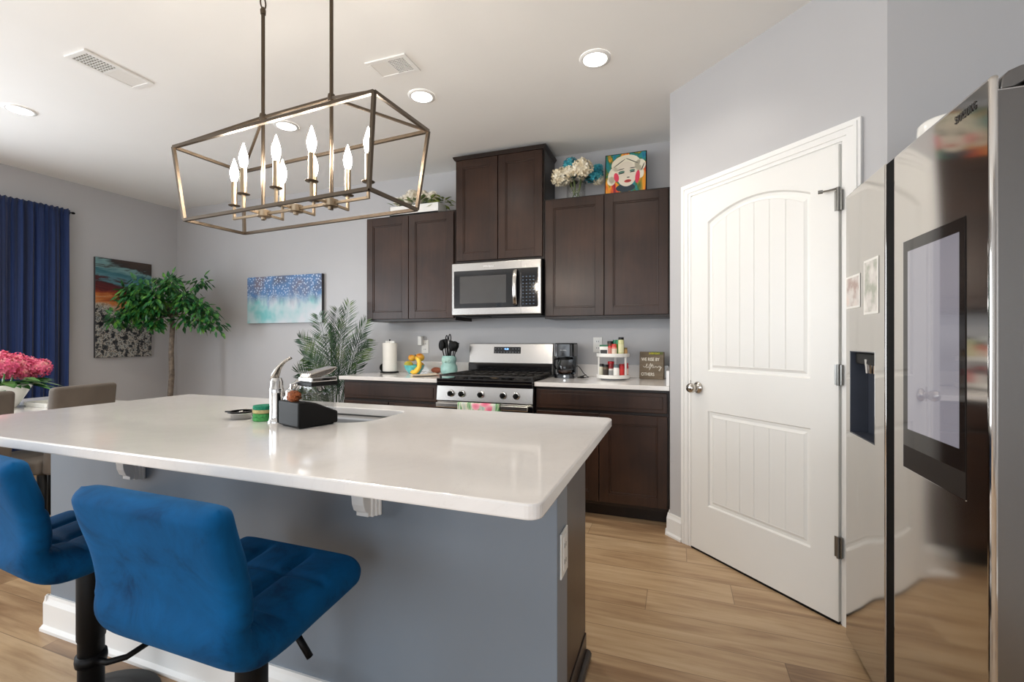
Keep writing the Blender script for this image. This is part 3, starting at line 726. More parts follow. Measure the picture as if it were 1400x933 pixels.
# screen
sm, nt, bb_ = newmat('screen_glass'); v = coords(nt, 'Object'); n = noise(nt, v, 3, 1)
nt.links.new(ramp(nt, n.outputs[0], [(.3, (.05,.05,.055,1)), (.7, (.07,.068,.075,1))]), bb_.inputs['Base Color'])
bb_.inputs['Roughness'].default_value = .03; bb_.inputs['IOR'].default_value = 2.2; bb_.inputs['Emission Color'].default_value = lin(196, 192, 206); bb_.inputs['Emission Strength'].default_value = .30; bb_.inputs['Specular IOR Level'].default_value = .5  # soft emission added to make up the pale reflection in the glass
sp_ = simple('screen_surround', lin(34, 27, 23), .4, spec=.12)
b = B(); b.box(FX-.0012, FX+.001, 1.347, 1.655, .838, 1.494); sc_ = b.make('touch_screen', sp_, root)
b = B(); b.box(FX-.0018, FX-.0011, 1.348, 1.654, .902, 1.493); b.make('screen_border', simple('screen_black', (.012,.009,.008,1), .06, spec=.4), sc_)
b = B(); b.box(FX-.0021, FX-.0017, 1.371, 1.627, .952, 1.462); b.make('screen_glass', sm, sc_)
b = B(); b.box(FX-.0016, FX+.0005, 1.655, 1.6565, .8365, 1.4955); b.box(FX-.0016, FX+.0005, 1.347, 1.655, .8365, .838); b.make('screen_rim', M['chrome'], sc_)
text('SAMSUNG', .0265, simple('logo_dark', lin(48, 44, 42), .4), 'logo', root, (FX-.0012, 1.391, 1.722), (0,-1,0), (0,0,1), .0005, xs=.60, space=1.22)
# hinge cover and top caps
b = B(); b.prism([(FX+.017, 1.744), (FX+.020, 1.762), (FX+.032, 1.776), (FX+.052, 1.784), (FX+.17, 1.784), (FX+.17, 1.752), (FX+.06, 1.752), (FX+.04, 1.741), (FX+.017, 1.739)], FY0+.002, FY0+.10, 'y')
b.make('hinge_cover', M['fridge_side_dimmed'], root, bev=.003)
b = B(); b.box(FX+.02, FX+.12, FY1-.09, FY1-.006, FT+.0005, FT+.022, .006); b.make('hinge_cover', M['fridge_side_dimmed'], root)
# photos on the freezer door
def photo_m(name, a, c):
    m, nt, b = newmat(name); v = coords(nt, 'Object'); n = noise(nt, v, 16, 3)
    nt.links.new(ramp(nt, n.outputs[0], [(.35, a), (.5, lin(216, 210, 204)), (.65, c)]), b.inputs['Base Color']); b.inputs['Roughness'].default_value = .3; return m
for (y0, y1, z0, z1, lab, a, c) in ((1.996, 2.138, 1.328, 1.452, 'small square photo print stuck on the freezer door nearest the pantry door', lin(176, 150, 140), lin(224, 206, 196)),
                               (1.833, 1.958, 1.297, 1.487, 'taller photo print stuck on the freezer door beside the door gap', lin(168, 172, 156), lin(236, 234, 226))):
    r = thing('photo_print', lab, 'photo', (FX-.001, (y0+y1)/2, z0), group='photo prints on the freezer door')
    b = B(); b.box(FX-.0022, FX-.0006, y0, y1, z0, z1); b.make('border', M['paper'], r)
    b = B(); b.box(FX-.0028, FX-.0021, y0+.008, y1-.008, z0+.008, z1-.008); b.make('picture', photo_m('photo', a, c), r)
# white bowl on top of the refrigerator
b = B(); prof = [(.0, 0), (.070, 0), (.072, .01), (.073, .05), (.074, .125), (.073, .147), (.066, .156), (.054, .160), (0, .161)]
b.lathe(prof, (0,0,0), 36, cap=False); o = b.make('food_canister', M['ceramic'], smooth=True); o.location = (FX+.178, 1.83, 1.7455)
tag(o, 'round white container sitting on top of the refrigerator', 'container')

# ================================================================== BAR STOOLS
def stool_shell():
    # centreline (y,z) of the pad from the top of the back to the front of the seat
    key = [(-.246, .892), (-.230, .825), (-.208, .75), (-.197, .68), (-.198, .612), (-.160, .572), (-.09, .564), (0, .574), (.09, .583), (.165, .592)]
    pts = []
    n = 80
    def cr(i, t):
        p = [Vector((*key[max(0, min(len(key)-1, i+k))], 0)) for k in (-1, 0, 1, 2)]
        return .5*((2*p[1])+(-p[0]+p[2])*t+(2*p[0]-5*p[1]+4*p[2]-p[3])*t*t+(-p[0]+3*p[1]-3*p[2]+p[3])*t**3)
    for i in range(len(key)-1):
        for k in range(12): pts.append(cr(i, k/12))
    pts.append(Vector((*key[-1], 0)))
    L = [0]
    for a, c in zip(pts, pts[1:]): L.append(L[-1]+(c-a).length)
    tot = L[-1]
    def at(s):
        s = max(0, min(tot, s))
        for i in range(len(pts)-1):
            if L[i+1] >= s:
                t = (s-L[i])/max(1e-9, L[i+1]-L[i]); p = pts[i].lerp(pts[i+1], t); d = (pts[i+1]-pts[i]).normalized(); return p, d
    W0 = .214; NU, NV = 57, 109
    seatlen = tot-.36
    def surf(side):
        def f(u, v):
            # cosine spacing near rims
            uu = math.sin((u-.5)*PI); s = tot*v
            e = min(s, tot-s); w_ = W0-.013*max(0, 1-e/.03)**2.2
            if s < .25: w_ += .004
            p, d = at(s); nx = Vector((-d.y, d.x, 0))           # towards the sitter
            if nx.dot(Vector((1, .9, 0))) < 0: nx = -nx
            t0 = .033 if s < .24 else .033+.012*min(1, (s-.24)/.12)
            rim = (1-abs(uu)**14)**.5 * (min(1, e/.022)*(2-min(1, e/.022)))**.5
            off = t0*rim
            if side > 0:
                # tufting seams, 3 x 3 on the seat, 3 x 2 on the back
                def seam(x, w=.011): return math.exp(-(x/w)**2)
                a = 0
                for q in (-1/3, 1/3): a = max(a, seam((uu-q)*W0))
                rows = [.15, .265, tot-.255, tot-.13]
                for q in rows: a = max(a, seam(s-q))
                pu = math.cos((((uu+1)*1.5) % 1-.5)*PI)
                fe = min(1, max(0, (e-.025)/.05))*min(1, max(0, (.99-abs(uu))/.16)); off += (-.009*a + .005*pu)*fe
            else:
                a = 0; off *= .92
            X = uu*w_; q = p+nx*off*side
            return Vector((X, q.x, q.y))
        return f
    b = B(); g1 = b.grid(surf(1), NU, NV); g2 = b.grid(surf(-1), NU, NV)
    return b
velv = M['velvet']
stool = thing('bar_stool', 'blue velvet bar stool with tufted seat, front and centre at the island', 'bar stool', (0,0,0))
b = stool_shell(); bmesh.ops.remove_doubles(b.bm, verts=b.bm.verts, dist=2e-4); b.make('seat', velv, stool, smooth=True)
b = B(); b.lathe([(.0, .0), (.176, 0), (.182, .006), (.178, .012), (.12, .024), (.045, .034), (.04, .05), (.036, .05)], (0,0,.001), 48, cap=False); b.make('base', M['blackmetal'], stool, smooth=True)
b = B(); b.lathe([(.034, .045), (.034, .24), (.037, .245), (.037, .50), (.034, .505), (.034, .525), (.0, .525)], (0,0,0), 28, cap=False); b.make('column', M['blackmetal'], stool, auto=True)
b = B(); b.box(-.09, .09, -.09, .09, .522, .536, .004); b.make('mounting_plate', M['blackmetal'], stool)
b = B(); b.tube([(.03, 0, 0.177), (.075, .01, 0.177), (.112, .045, 0.183), (.118, .10, .195), (.09, .15, .205), (0, .17, 0.208), (-.09, .15, .205), (-.118, .10, .195), (-.112, .045, 0.183), (-.075, .01, 0.177), (-.03, 0, 0.177)], .0095, 10); b.lathe([(.040, 0.161), (.042, 0.177), (.040, 0.193)], (0,0,0), 24); b.make('footrest', M['blackmetal'], stool, smooth=True)
b = B(); b.tube([(.02, .02, .505), (.06, .05, .495), (.088, .06, .452), (.115, .065, .400)], .005, 8); b.tube([(.086, .058, .452), (.120, .068, .395)], .0085, 10); b.make('height_lever', M['blackmetal'], stool, smooth=True)
stool.location = (-1.005, .862, 0); stool.rotation_euler = (0, 0, 0)
dup(stool, (-1.79, .938, 0), math.radians(-5), 'blue velvet bar stool cut off by the left edge of the photo')

# ================================================================== CHANDELIER
CH = (-1.272, 1.27); ANG = math.radians(-4.04)
TCH = Matrix.Translation((CH[0], CH[1], 0)) @ Matrix.Rotation(ANG, 4, 'Z')
root = thing('chandelier', 'open brass and bronze box frame chandelier with eight lit candle bulbs over the island', 'chandelier', (CH[0], CH[1], 1.65))
LT, WT, ZT, LB, WB, ZB = .466, .136, 1.919, .432, .118, 1.651
bw = .0105
b = B(TCH)
tc = [(-LT, -WT), (LT, -WT), (LT, WT), (-LT, WT)]; bc = [(-LB, -WB), (LB, -WB), (LB, WB), (-LB, WB)]
for i in range(4):
    j = (i+1) % 4
    b.bar((*tc[i], ZT), (*tc[j], ZT), bw); b.bar((*bc[i], ZB), (*bc[j], ZB), bw); b.bar((*tc[i], ZT), (*bc[i], ZB), bw)
RU = .167; ZK = 2.03
HC = [(-RU+.0, 0), (RU, 0)]
for sx in (-1, 1):
    for sy in (-1, 1): b.bar((sx*RU, 0, ZK), (sx*LT, sy*WT, ZT), bw*.8)
b.bar((-RU, 0, ZK), (RU, 0, ZK), bw*.8)
b.make('cage', M['bronze'], root)
for sx in (-1, 1):
    b = B(TCH); b.cyl((sx*RU, 0, 1.65), (sx*RU, 0, 2.42), .0065, seg=12); b.lathe([(.011, ZK-.012), (.013, ZK), (.011, ZK+.012)], (sx*RU, 0, 0), 12); b.lathe([(.009, 2.41), (.010, 2.425), (.006, 2.435)], (sx*RU, 0, 0), 12)
    b.make('rod', M['bronze'], root, auto=True)
    b = B(TCH)
    for k in range(7):
        z = 2.452+k*.038; pts = []
        for a in range(14):
            t = 2*PI*a/14; h_, v_ = .011*math.cos(t), .022*math.sin(t)
            pts.append((sx*RU+(h_ if k % 2 else 0), (0 if k % 2 else h_), z+v_))
        b.tube(pts, .0028, 6, closed=True)
    b.make('chain', M['bronze'], root, smooth=True)
    b = B(TCH); b.lathe([(0, 2.69), (.012, 2.692), (.03, 2.705), (.055, 2.725), (.06, 2.7365)], (sx*RU, 0, 0), 28, cap=False); b.make('ceiling_canopy', M['bronze'], root, smooth=True)
HU = .163; ZA = 1.672
bulbmat = emis('bulb_glow', (1.0, .90, .78, 1), BULB)
b = B(TCH); b.bar((-HU, 0, ZA), (HU, 0, ZA), .009); b.make('arm', M['brass'], root)
cand = [(-2*HU, 0), (2*HU, 0)]
for hu in (-HU, 0, HU):
    b = B(TCH); b.lathe([(0, -.02), (.008, -.02), (.009, -.012), (.024, -.010), (.026, .012), (.014, .016), (0, .016)], (hu, 0, ZA), 20, cap=False); b.make('hub', M['brass'], root, auto=True)
    for sy in (-1, 1): cand.append((hu-.004*(sy < 0)*0, sy*.080))
for (cu, cv) in cand:
    hu = max(-HU, min(HU, cu))
    b = B(TCH); b.bar((hu, 0, ZA), (cu, cv, ZA), .008); b.bar((cu, cv, ZA-.004), (cu, cv, ZA+.05), .008); b.make('arm', M['brass'], root)
    z = ZA+.048
    b = B(TCH); b.lathe([(0, 0), (.02, .002), (.021, .004), (.004, .005)], (cu, cv, z), 20, cap=False); b.make('drip_cup', M['bronze'], root, smooth=True)
    b = B(TCH); b.lathe([(.0105, .004), (.0105, .094), (.008, .096)], (cu, cv, z), 16); b.make('candle_sleeve', M['brass'], root, auto=True)
    b = B(TCH); b.lathe([(.007, .094), (.010, .102), (.0135, .116), (.0148, .127), (.0135, .140), (.0095, .154), (.0055, .168), (.0025, .178), (0, .184)], (cu, cv, z), 16, cap=False)
    b.make('candle_bulb', bulbmat, root, smooth=True)

# ================================================================== DOWNLIGHTS, VENTS
lensm = emis('downlight_lens', (1, .97, .92, 1), LENS)
DLS = [((-.42, 2.495), 'round recessed ceiling light nearest the pantry wall'), ((-1.505, 2.51), 'round recessed ceiling light right of the chandelier near the small vent'),
       ((-4.10, 1.755), 'round recessed ceiling light at the left edge over the dining table'), ((-2.62, 2.53), 'round recessed ceiling light seen through the chandelier frame'),
       ]
for (x, y), lab in DLS:
    r = thing('ceiling_light', lab, 'ceiling light', (x, y, ZC-.012))
    b = B(); b.lathe([(.062, -.0065), (.066, -.010), (.082, -.006), (.084, -.0005)], (x, y, ZC), 36, cap=False); b.make('trim_ring', M['trim'], r, smooth=True)
    b = B(); b.lathe([(0, -.0075), (.063, -.0075), (.063, -.001), (0, -.001)], (x, y, ZC), 36, cap=False); b.make('lens', lensm, r)
    l = bpy.data.lights.new('downlight', 'SPOT'); l.energy = DOWN*2.8; l.color = LWARM; l.spot_size = math.radians(150); l.spot_blend = .9; l.shadow_soft_size = .06
    o = bpy.data.objects.new('downlight', l); COL.objects.link(o); o.location = (0, 0, -.012); o.parent = r
def vent(lab, x0, x1, y0, y1, openhalf):
    r = thing('ceiling_vent', lab, 'vent', ((x0+x1)/2, (y0+y1)/2, ZC-.01)); f = .024; z1 = ZC-.0005; z0 = ZC-.009
    b = B(); b.box(x0, x1, y0, y0+f, z0, z1, .002); b.box(x0, x1, y1-f, y1, z0, z1, .002); b.box(x0, x0+f, y0+f, y1-f, z0, z1, .002); b.box(x1-f, x1, y0+f, y1-f, z0, z1, .002)
    lx = (x1-x0) > (y1-y0); xm, ym = (x0+x1)/2, (y0+y1)/2
    if lx: b.box(xm-.006, xm+.006, y0+f, y1-f, z0+.001, z1)
    else: b.box(x0+f, x1-f, ym-.006, ym+.006, z0+.001, z1)
    b.make('frame', M['trim'], r)
    b = B(); b.box(x0+f, x1-f, y0+f, y1-f, ZC-.002, ZC-.0006); b.make('backing', M['grate'], r)
    halves = [(x0+f, xm-.006, y0+f, y1-f), (xm+.006, x1-f, y0+f, y1-f)] if lx else [(x0+f, x1-f, y0+f, ym-.006), (x0+f, x1-f, ym+.006, y1-f)]
    for hi, (a0, a1, c0, c1) in enumerate(halves):
        b = B()
        if hi == openhalf:
            n = 9; m_ = 6
            for k in range(n+1):
                t = c0+(c1-c0)*k/n; b.box(a0, a1, t-.0012, t+.0012, z0+.001, ZC-.002)
            for k in range(m_+1):
                t = a0+(a1-a0)*k/m_; b.box(t-.0012, t+.0012, c0, c1, z0+.001, ZC-.002)
        else:
            n = 9
            for k in range(n):
                t = a0+(a1-a0)*(k+.5)/n; hb = (a1-a0)/n*.56
                rot = Matrix.Rotation(math.radians(-9), 3, 'Y'); b.box(t-hb, t+hb, c0, c1, ZC-.0058, ZC-.005, rot=rot)
        b.make('louvre', M['trim'], r)
vent('long white ceiling vent at the far left with a dark grille half', -3.10, -2.925, 1.50, 1.845, 0)
vent('small white ceiling vent above the recessed light right of the chandelier', -1.62, -1.365, 2.10, 2.265, 1)

# ================================================================== WALL ART
def art_left():
    m, nt, b = newmat('abstract_landscape')
    tc = nt.nodes.new('ShaderNodeTexCoord'); sp = nt.nodes.new('ShaderNodeSeparateXYZ'); nt.links.new(tc.outputs['Generated'], sp.inputs[0])
    v = coords(nt, 'Object', (1, 1.2, 4.5), (math.radians(-18), 0, 0)); n = noise(nt, v, 2.2, 6, .65, .8)
    t = math_(nt, 'ADD', math_(nt, 'ADD', sp.outputs[2], math_(nt, 'MULTIPLY', math_(nt, 'SUBTRACT', n.outputs[0], .5), .42)), math_(nt, 'MULTIPLY', math_(nt, 'SUBTRACT', sp.outputs[1], .5), .12))
    c1 = ramp(nt, t, [(.46, lin(214, 196, 170)), (.54, lin(196, 120, 60)), (.60, lin(150, 62, 34)), (.66, lin(88, 26, 28)), (.72, lin(60, 24, 30)), (.76, lin(84, 132, 142)), (.83, lin(40, 98, 110)), (.90, lin(120, 158, 158)), (.94, lin(44, 36, 34)), (1.0, lin(60, 46, 38))])
    v2 = coords(nt, 'Object', (1, 1, 1)); n2 = noise(nt, v2, 22, 5, .7, .15)
    c2 = ramp(nt, n2.outputs[0], [(.40, lin(18, 20, 26)), (.47, lin(52, 60, 68)), (.50, lin(120, 112, 100)), (.53, lin(196, 188, 174)), (.57, lin(150, 160, 162)), (.60, lin(58, 66, 74)), (.66, lin(130, 118, 100))])
    mx = nt.nodes.new('ShaderNodeMix'); mx.data_type = 'RGBA'
    nt.links.new(ramp(nt, t, [(.44, (0,0,0,1)), (.54, (1,1,1,1))]), mx.inputs[0]); nt.links.new(c2, mx.inputs[6]); nt.links.new(c1, mx.inputs[7])
    nt.links.new(mx.outputs[2], b.inputs['Base Color']); b.inputs['Roughness'].default_value = .45; return m
def art_blue():
    m, nt, b = newmat('abstract_blue_rain')
    tc = nt.nodes.new('ShaderNodeTexCoord'); sp = nt.nodes.new('ShaderNodeSeparateXYZ'); nt.links.new(tc.outputs['Generated'], sp.inputs[0])
    v = coords(nt, 'Object', (9, 1, 2.2)); n = noise(nt, v, 1.6, 4, .6, .2)
    t = math_(nt, 'ADD', sp.outputs[2], math_(nt, 'MULTIPLY', math_(nt, 'SUBTRACT', n.outputs[0], .5), .55))
    v3 = coords(nt, 'Object', (1, 1, 1)); n3 = noise(nt, v3, 3, 3)
    low = ramp(nt, n3.outputs[0], [(.38, lin(120, 190, 192)), (.47, lin(180, 206, 210)), (.58, lin(208, 212, 218))])
    up = ramp(nt, n3.outputs[0], [(.35, lin(92, 96, 116)), (.5, lin(84, 128, 178)), (.62, lin(116, 112, 128))])
    mx = nt.nodes.new('ShaderNodeMix'); mx.data_type = 'RGBA'; nt.links.new(ramp(nt, t, [(.38, (0,0,0,1)), (.62, (1,1,1,1))]), mx.inputs[0]); nt.links.new(low, mx.inputs[6]); nt.links.new(up, mx.inputs[7])
    vo = nt.nodes.new('ShaderNodeTexVoronoi'); vo.inputs['Scale'].default_value = 42; nt.links.new(v3, vo.inputs['Vector'])
    dots = math_(nt, 'MULTIPLY', math_(nt, 'LESS_THAN', vo.outputs['Distance'], .34), ramp(nt, t, [(.45, (0,0,0,1)), (.7, (.75,.75,.75,1))]))
    m2 = nt.nodes.new('ShaderNodeMix'); m2.data_type = 'RGBA'; nt.links.new(dots, m2.inputs[0]); nt.links.new(mx.outputs[2], m2.inputs[6]); m2.inputs[7].default_value = lin(206, 220, 240)
    nt.links.new(m2.outputs[2], b.inputs['Base Color']); b.inputs['Roughness'].default_value = .5; return m
cedge = simple('canvas_edge', lin(62, 60, 62), .8)
r = thing('wall_painting', 'tall abstract canvas of teal, rust and speckled black and white on the left wall', 'painting', (XL+.002, 3.165, 1.03))
b = B(); b.box(XL+.001, XL+.030, 2.905, 3.425, 1.03, 2.045, .002); b.make('stretcher', cedge, r)
b = B(); b.box(XL+.0302, XL+.0325, 2.905, 3.425, 1.03, 2.045); b.make('canvas', art_left(), r)
r = thing('wall_painting', 'wide blue, white and aqua abstract canvas on the back wall', 'painting', (-3.875, YB-.002, 1.385))
b = B(); b.box(-4.36, -3.36, YB-.036, YB-.001, 1.387, 1.880, .002); b.make('stretcher', cedge, r)
b = B(); b.box(-4.36, -3.36, YB-.0385, YB-.0362, 1.387, 1.880); b.make('canvas', art_blue(), r)

# pop-art portrait (a plain generic painted face) leaning on the wall, on the right wall cabinet
def popbg():
    m, nt, b = newmat('pop_background')
    v = coords(nt, 'Object', (9, 9, 3.2)); n = noise(nt, v, 1.1, 3, .6, .7)
    nt.links.new(ramp(nt, n.outputs[0], [(.26, lin(20, 70, 150)), (.36, lin(30, 140, 150)), (.44, lin(60, 110, 50)), (.50, lin(236, 160, 40)), (.57, lin(220, 70, 40)), (.64, lin(150, 30, 50)), (.72, lin(30, 50, 60))]), b.inputs['Base Color'])
    b.inputs['Roughness'].default_value = .5; return m
PX0, PZ0, PW, PH = -.518, 2.2865, .305, .335
tilt = math.radians(7)
TP = Matrix.Translation((PX0, 3.50, PZ0)) @ Matrix.Rotation(-tilt, 4, 'X')      # local x right, z up, y into the wall
r = thing('pop_art_portrait', 'square colourful pop art portrait of a pale face with black frame, on the right cabinet', 'painting', (PX0+PW/2, 3.50, PZ0))
b = B(TP); b.box(0, PW, .003, .024, 0, PH, .001); b.make('frame', M['black'], r)
b = B(TP); b.box(.007, PW-.007, .0005, .0032, .007, PH-.007); b.make('canvas', popbg(), r)
def paint(name, col, shapes, depth):
    m_ = simple(name+'_colour', col, .5)
    for pts in shapes:
        b = B(TP); b.prism(pts, -depth, .0006, 'y'); b.make(name, m_, r)
def ell(cx, cz, rx, rz, rot=0, n=28, a0=0, a1=2*PI):
    out = []
    for i in range(n):
        a = a0+(a1-a0)*i/n; x, z = rx*math.cos(a), rz*math.sin(a); out.append((cx-.012+x*math.cos(rot)-z*math.sin(rot), cz+.022+x*math.sin(rot)+z*math.cos(rot)))
    return out
paint('painted_collar', lin(40, 56, 66), [ell(.165, .038, .07, .032)], .0004)
paint('painted_hair', lin(236, 228, 204), [ell(.165, .225, .105, .07, .1), ell(.075, .145, .038, .065, -.2), ell(.262, .155, .034, .055, .25), ell(.06, .10, .03, .035), ell(.27, .205, .04, .045)], .0008)
paint('painted_face', lin(228, 216, 196), [ell(.172, .145, .073, .098, .05)], .0012)
paint('painted_blush', lin(222, 64, 90), [ell(.098, .125, .018, .036, .2), ell(.252, .115, .016, .05, -.1)], .0015)
paint('painted_lips', lin(196, 70, 66), [ell(.182, .088, .026, .012, .05)], .0016)
paint('painted_shadow', lin(92, 128, 112), [ell(.135, .162, .024, .010, .15), ell(.214, .168, .020, .009, .1)], .0016)
paint('painted_lines', lin(28, 26, 28), [ell(.135, .152, .024, .0035, .15), ell(.215, .157, .020, .0035, .1), ell(.13, .184, .027, .003, .2), ell(.217, .188, .022, .003, .05), ell(.185, .117, .011, .0035), ell(.182, .087, .018, .0018), ell(.12, .235, .05, .003, .6), ell(.21, .245, .05, .003, -.5), ell(.29, .19, .03, .003, 1.2)], .0019)

# ================================================================== FLOWERS
def floret(b, c, nrm, r):
    nrm = nrm.normalized(); t = nrm.orthogonal().normalized(); s_ = nrm.cross(t); a0 = random.uniform(0, PI)
    cv = b.bm.verts.new(c-nrm*r*.15)
    for k in range(4):
        a = a0+k*PI/2; d = t*math.cos(a)+s_*math.sin(a); e = t*math.cos(a+.62)+s_*math.sin(a+.62); f = t*math.cos(a-.62)+s_*math.sin(a-.62)
        b.bm.faces.new((cv, b.bm.verts.new(c+f*r*.62+nrm*r*.05), b.bm.verts.new(c+d*r+nrm*r*.22), b.bm.verts.new(c+e*r*.62+nrm*r*.05)))
def hydrangea(c, R, mat, parent, n=90, fr=.22, sc=(1,1,.85)):
    b = B(); c = Vector(c); b.ball(c, R*.72, 12, 8, sc)
    for i in range(n):
        z = 1-2*(i+.5)/n; ph = i*2.39996+random.uniform(-.2, .2); q = math.sqrt(1-z*z)
        d = Vector((q*math.cos(ph), q*math.sin(ph), z)); k = random.uniform(.82, 1.05)
        floret(b, c+Vector((d.x*R*sc[0]*k, d.y*R*sc[1]*k, d.z*R*sc[2]*k)), d+Vector((random.uniform(-.3, .3),)*3), R*fr*random.uniform(.85, 1.2))
    return b.make('flower_head', mat, parent)
def leaves(name, c, n, spread, L, W_, mat, parent, zup=.3, seedv=1, r0=.02):
    rnd = random.Random(seedv); b = B()
    for i in range(n):
        a = rnd.uniform(0, 2*PI); el = rnd.uniform(-.3, zup); d = Vector((math.cos(a), math.sin(a), el))
        p = Vector(c)+Vector((math.cos(a)*spread[0], math.sin(a)*spread[1], rnd.uniform(-spread[2], spread[2])))*rnd.uniform(.4, 1)
        b.leaf(p, d, (0,0,1), L*rnd.uniform(.7, 1.2), W_*rnd.uniform(.8, 1.2), .15, .2)
    return b.make(name, mat, parent)
# glass vase with cream and teal hydrangeas on the right wall cabinet
vc = (-.735, 3.50)
r = thing('flower_vase', 'glass vase of cream and teal hydrangeas on top of the right wall cabinet', 'flowers', (vc[0], vc[1], 2.2855))
b = B(); b.lathe([(0, .0), (.072, 0), (.074, .004), (.072, .15), (.068, .15), (.068, .008), (0, .008)], (vc[0], vc[1], 2.286), 28, cap=False); b.make('vase', M['glass'], r, smooth=True)
b = B()
for k in range(5):
    a = k*1.25; b.tube([(vc[0]+.04*math.cos(a), vc[1]+.04*math.sin(a), 2.296), (vc[0]+.03*math.cos(a+2), vc[1]+.03*math.sin(a+2), 2.37), (vc[0]+.05*math.cos(a+2), vc[1]+.05*math.sin(a+2), 2.46)], .004, 6)
b.make('stems', M['sage'], r, smooth=True)
for (dx, dy, dz, R, m_) in ((-.105, -.03, .185, .078, 'cream'), (.055, -.06, .215, .082, 'cream'), (-.035, -.02, .27, .062, 'tealpetal'), (-.03, -.085, .20, .045, 'cream'), (.135, .02, .19, .066, 'tealpetal'), (.165, .0, .225, .04, 'tealpetal'), (.02, .06, .26, .06, 'tealpetal'), (.16, .05, .16, .045, 'cream')):
    hydrangea((vc[0]+dx, vc[1]+dy, 2.286+dz), R, M[m_], r, 70, .30)
leaves('leaves', (vc[0], vc[1], 2.45), 14, (.08, .07, .02), .08, .045, simple('dark_leaf', lin(30, 60, 54), .5), r, .2, 5)
# white box of ivory flowers on the left wall cabinet
r = thing('flower_box', 'low white box of ivory flowers and sage leaves on the left wall cabinet', 'flowers', (-2.165, 3.53, 2.2855))
b = B(); bx0, bx1, by0, by1 = -2.375, -1.885, 3.42, 3.55
b.box(bx0, bx1, by0, by0+.01, 2.2856, 2.372, .002); b.box(bx0, bx1, by1-.01, by1, 2.2856, 2.372, .002); b.box(bx0, bx0+.01, by0, by1, 2.2856, 2.372, .002); b.box(bx1-.01, bx1, by0, by1, 2.2856, 2.372, .002); b.box(bx0, bx1, by0, by1, 2.2856, 2.30); b.make('planter_box', M['white'], r)
for (x, z, R) in ((-2.32, 2.40, .04), (-2.235, 2.415, .052), (-2.16, 2.435, .05), (-2.075, 2.43, .05), (-1.985, 2.415, .046), (-2.11, 2.395, .04)):
    hydrangea((x, 3.46+random.uniform(-.02, .03), z+.03), R, M['ivory'], r, 46, .38)
leaves('leaves', (-2.15, 3.48, 2.40), 70, (.22, .05, .035), .07, .038, M['sage'], r, .7, 8)
leaves('leaves', (-1.88, 3.48, 2.39), 30, (.06, .04, .05), .08, .035, leafm('lime_leaf', lin(90, 110, 50), lin(130, 144, 60), lin(170, 180, 80), 30), r, .6, 9)

# ================================================================== COUNTER ITEMS, LEFT
CZ = .9142
# paper towel holder
px, py = -2.44, 3.52
r = thing('paper_towel_holder', 'white paper towel roll on a black stand at the left end of the counter', 'paper towels', (px, py, CZ))
b = B(); b.lathe([(0, 0), (.078, 0), (.08, .004), (.078, .011), (0, .012)], (px, py, CZ), 32, cap=False); b.cyl((px, py, CZ+.01), (px, py, CZ+.30), .006); b.make('stand', M['black'], r, auto=True)
b = B(); b.lathe([(.020, .014), (.062, .014), (.0635, .02), (.0635, .262), (.062, .268), (.020, .268), (.020, .014)], (px, py, CZ), 36, cap=False); b.make('paper_roll', M['paper'], r, auto=True)
b = B(); b.box(px-.045, px+.05, py-.006, py+.006, CZ+.268, CZ+.286, .003); b.make('top_cap', M['white'], r)
b = B(); b.lathe([(0, -.012), (.038, -.012), (.040, 0), (.038, .012), (0, .012)], (px-.085, py+.03, CZ+.042), 24, 'y', cap=False); b.box(px-.105, px-.03, py+.0, py+.05, CZ+.0002, CZ+.006, .002); b.make('tension_arm', M['black'], r, auto=True)
# fruit bowl and fruit
fx, fy = -2.185, 3.52
b = B(); b.lathe([(0, 0), (.05, 0), (.055, .008), (.080, .04), (.090, .072), (.092, .075), (.086, .073), (.076, .044), (.05, .014), (0, .012)], (0,0,0), 32, cap=False)
o = b.make('fruit_bowl', M['teal_bowl'], smooth=True); o.location = (fx, fy, CZ); tag(o, 'turquoise patterned bowl of fruit on the left counter', 'bowl')
mango = leafm('mango_skin', lin(196, 110, 30), lin(224, 166, 50), lin(236, 190, 70), 22, .35); mango2 = leafm('mango_green', lin(120, 140, 40), lin(206, 180, 60), lin(228, 150, 50), 16, .35)
for (dx, dy, dz, R, s_, rz_, m_, lab) in ((-.046, -.03, .074, .036, (1.12, .95, .9), .4, mango2, 'green and yellow mango at the front left of the fruit bowl'),
                                   (-.030, .005, .132, .032, (1.15, .95, .9), -.3, mango, 'yellow mango stacked behind the green one in the bowl'),
                                   (.038, .02, .138, .038, (1.08, 1, .92), .2, mango, 'large orange mango topmost in the fruit bowl'),
                                   (.028, .038, .066, .034, (1.08, .95, .9), .9, mango, 'orange mango low at the back of the fruit bowl')):
    b = B(); b.ball((0,0,R*s_[2]), R, 18, 12, s_); o = b.make('mango', m_, smooth=True); o.location = (fx+dx, fy+dy, CZ+dz-R*s_[2]+.004); o.rotation_euler = (.15, .2, rz_)
    tag(o, lab, 'fruit', 'mangoes in the turquoise bowl')
ban = leafm('banana_skin', lin(214, 150, 34), lin(240, 196, 56), lin(248, 214, 90), 10, .4)
r = thing('banana_bunch', 'bunch of ripe yellow bananas leaning on the front of the fruit bowl', 'fruit', (fx+.06, fy-.12, CZ))
for k in range(4):
    pts = []; rs = []; R0 = .066-.011*k; yy = fy-.130+.010*k-.012*(k % 2)
    for i in range(13):
        t = i/12; a = math.radians(78-190*t); R1 = R0*(1+.10*math.sin(PI*t))
        pts.append((fx+.062+R1*math.cos(a)*.82+.003*k, yy+.030*(1-t)+.012*k*t, CZ+.083+R1*math.sin(a)*(1-.0*k))); rs.append(.0165*max(.28, math.sin(PI*(.06+.88*t))**.5))
    b = B(); b.tube(pts, rs, 10); b.make('banana', ban, r, smooth=True)
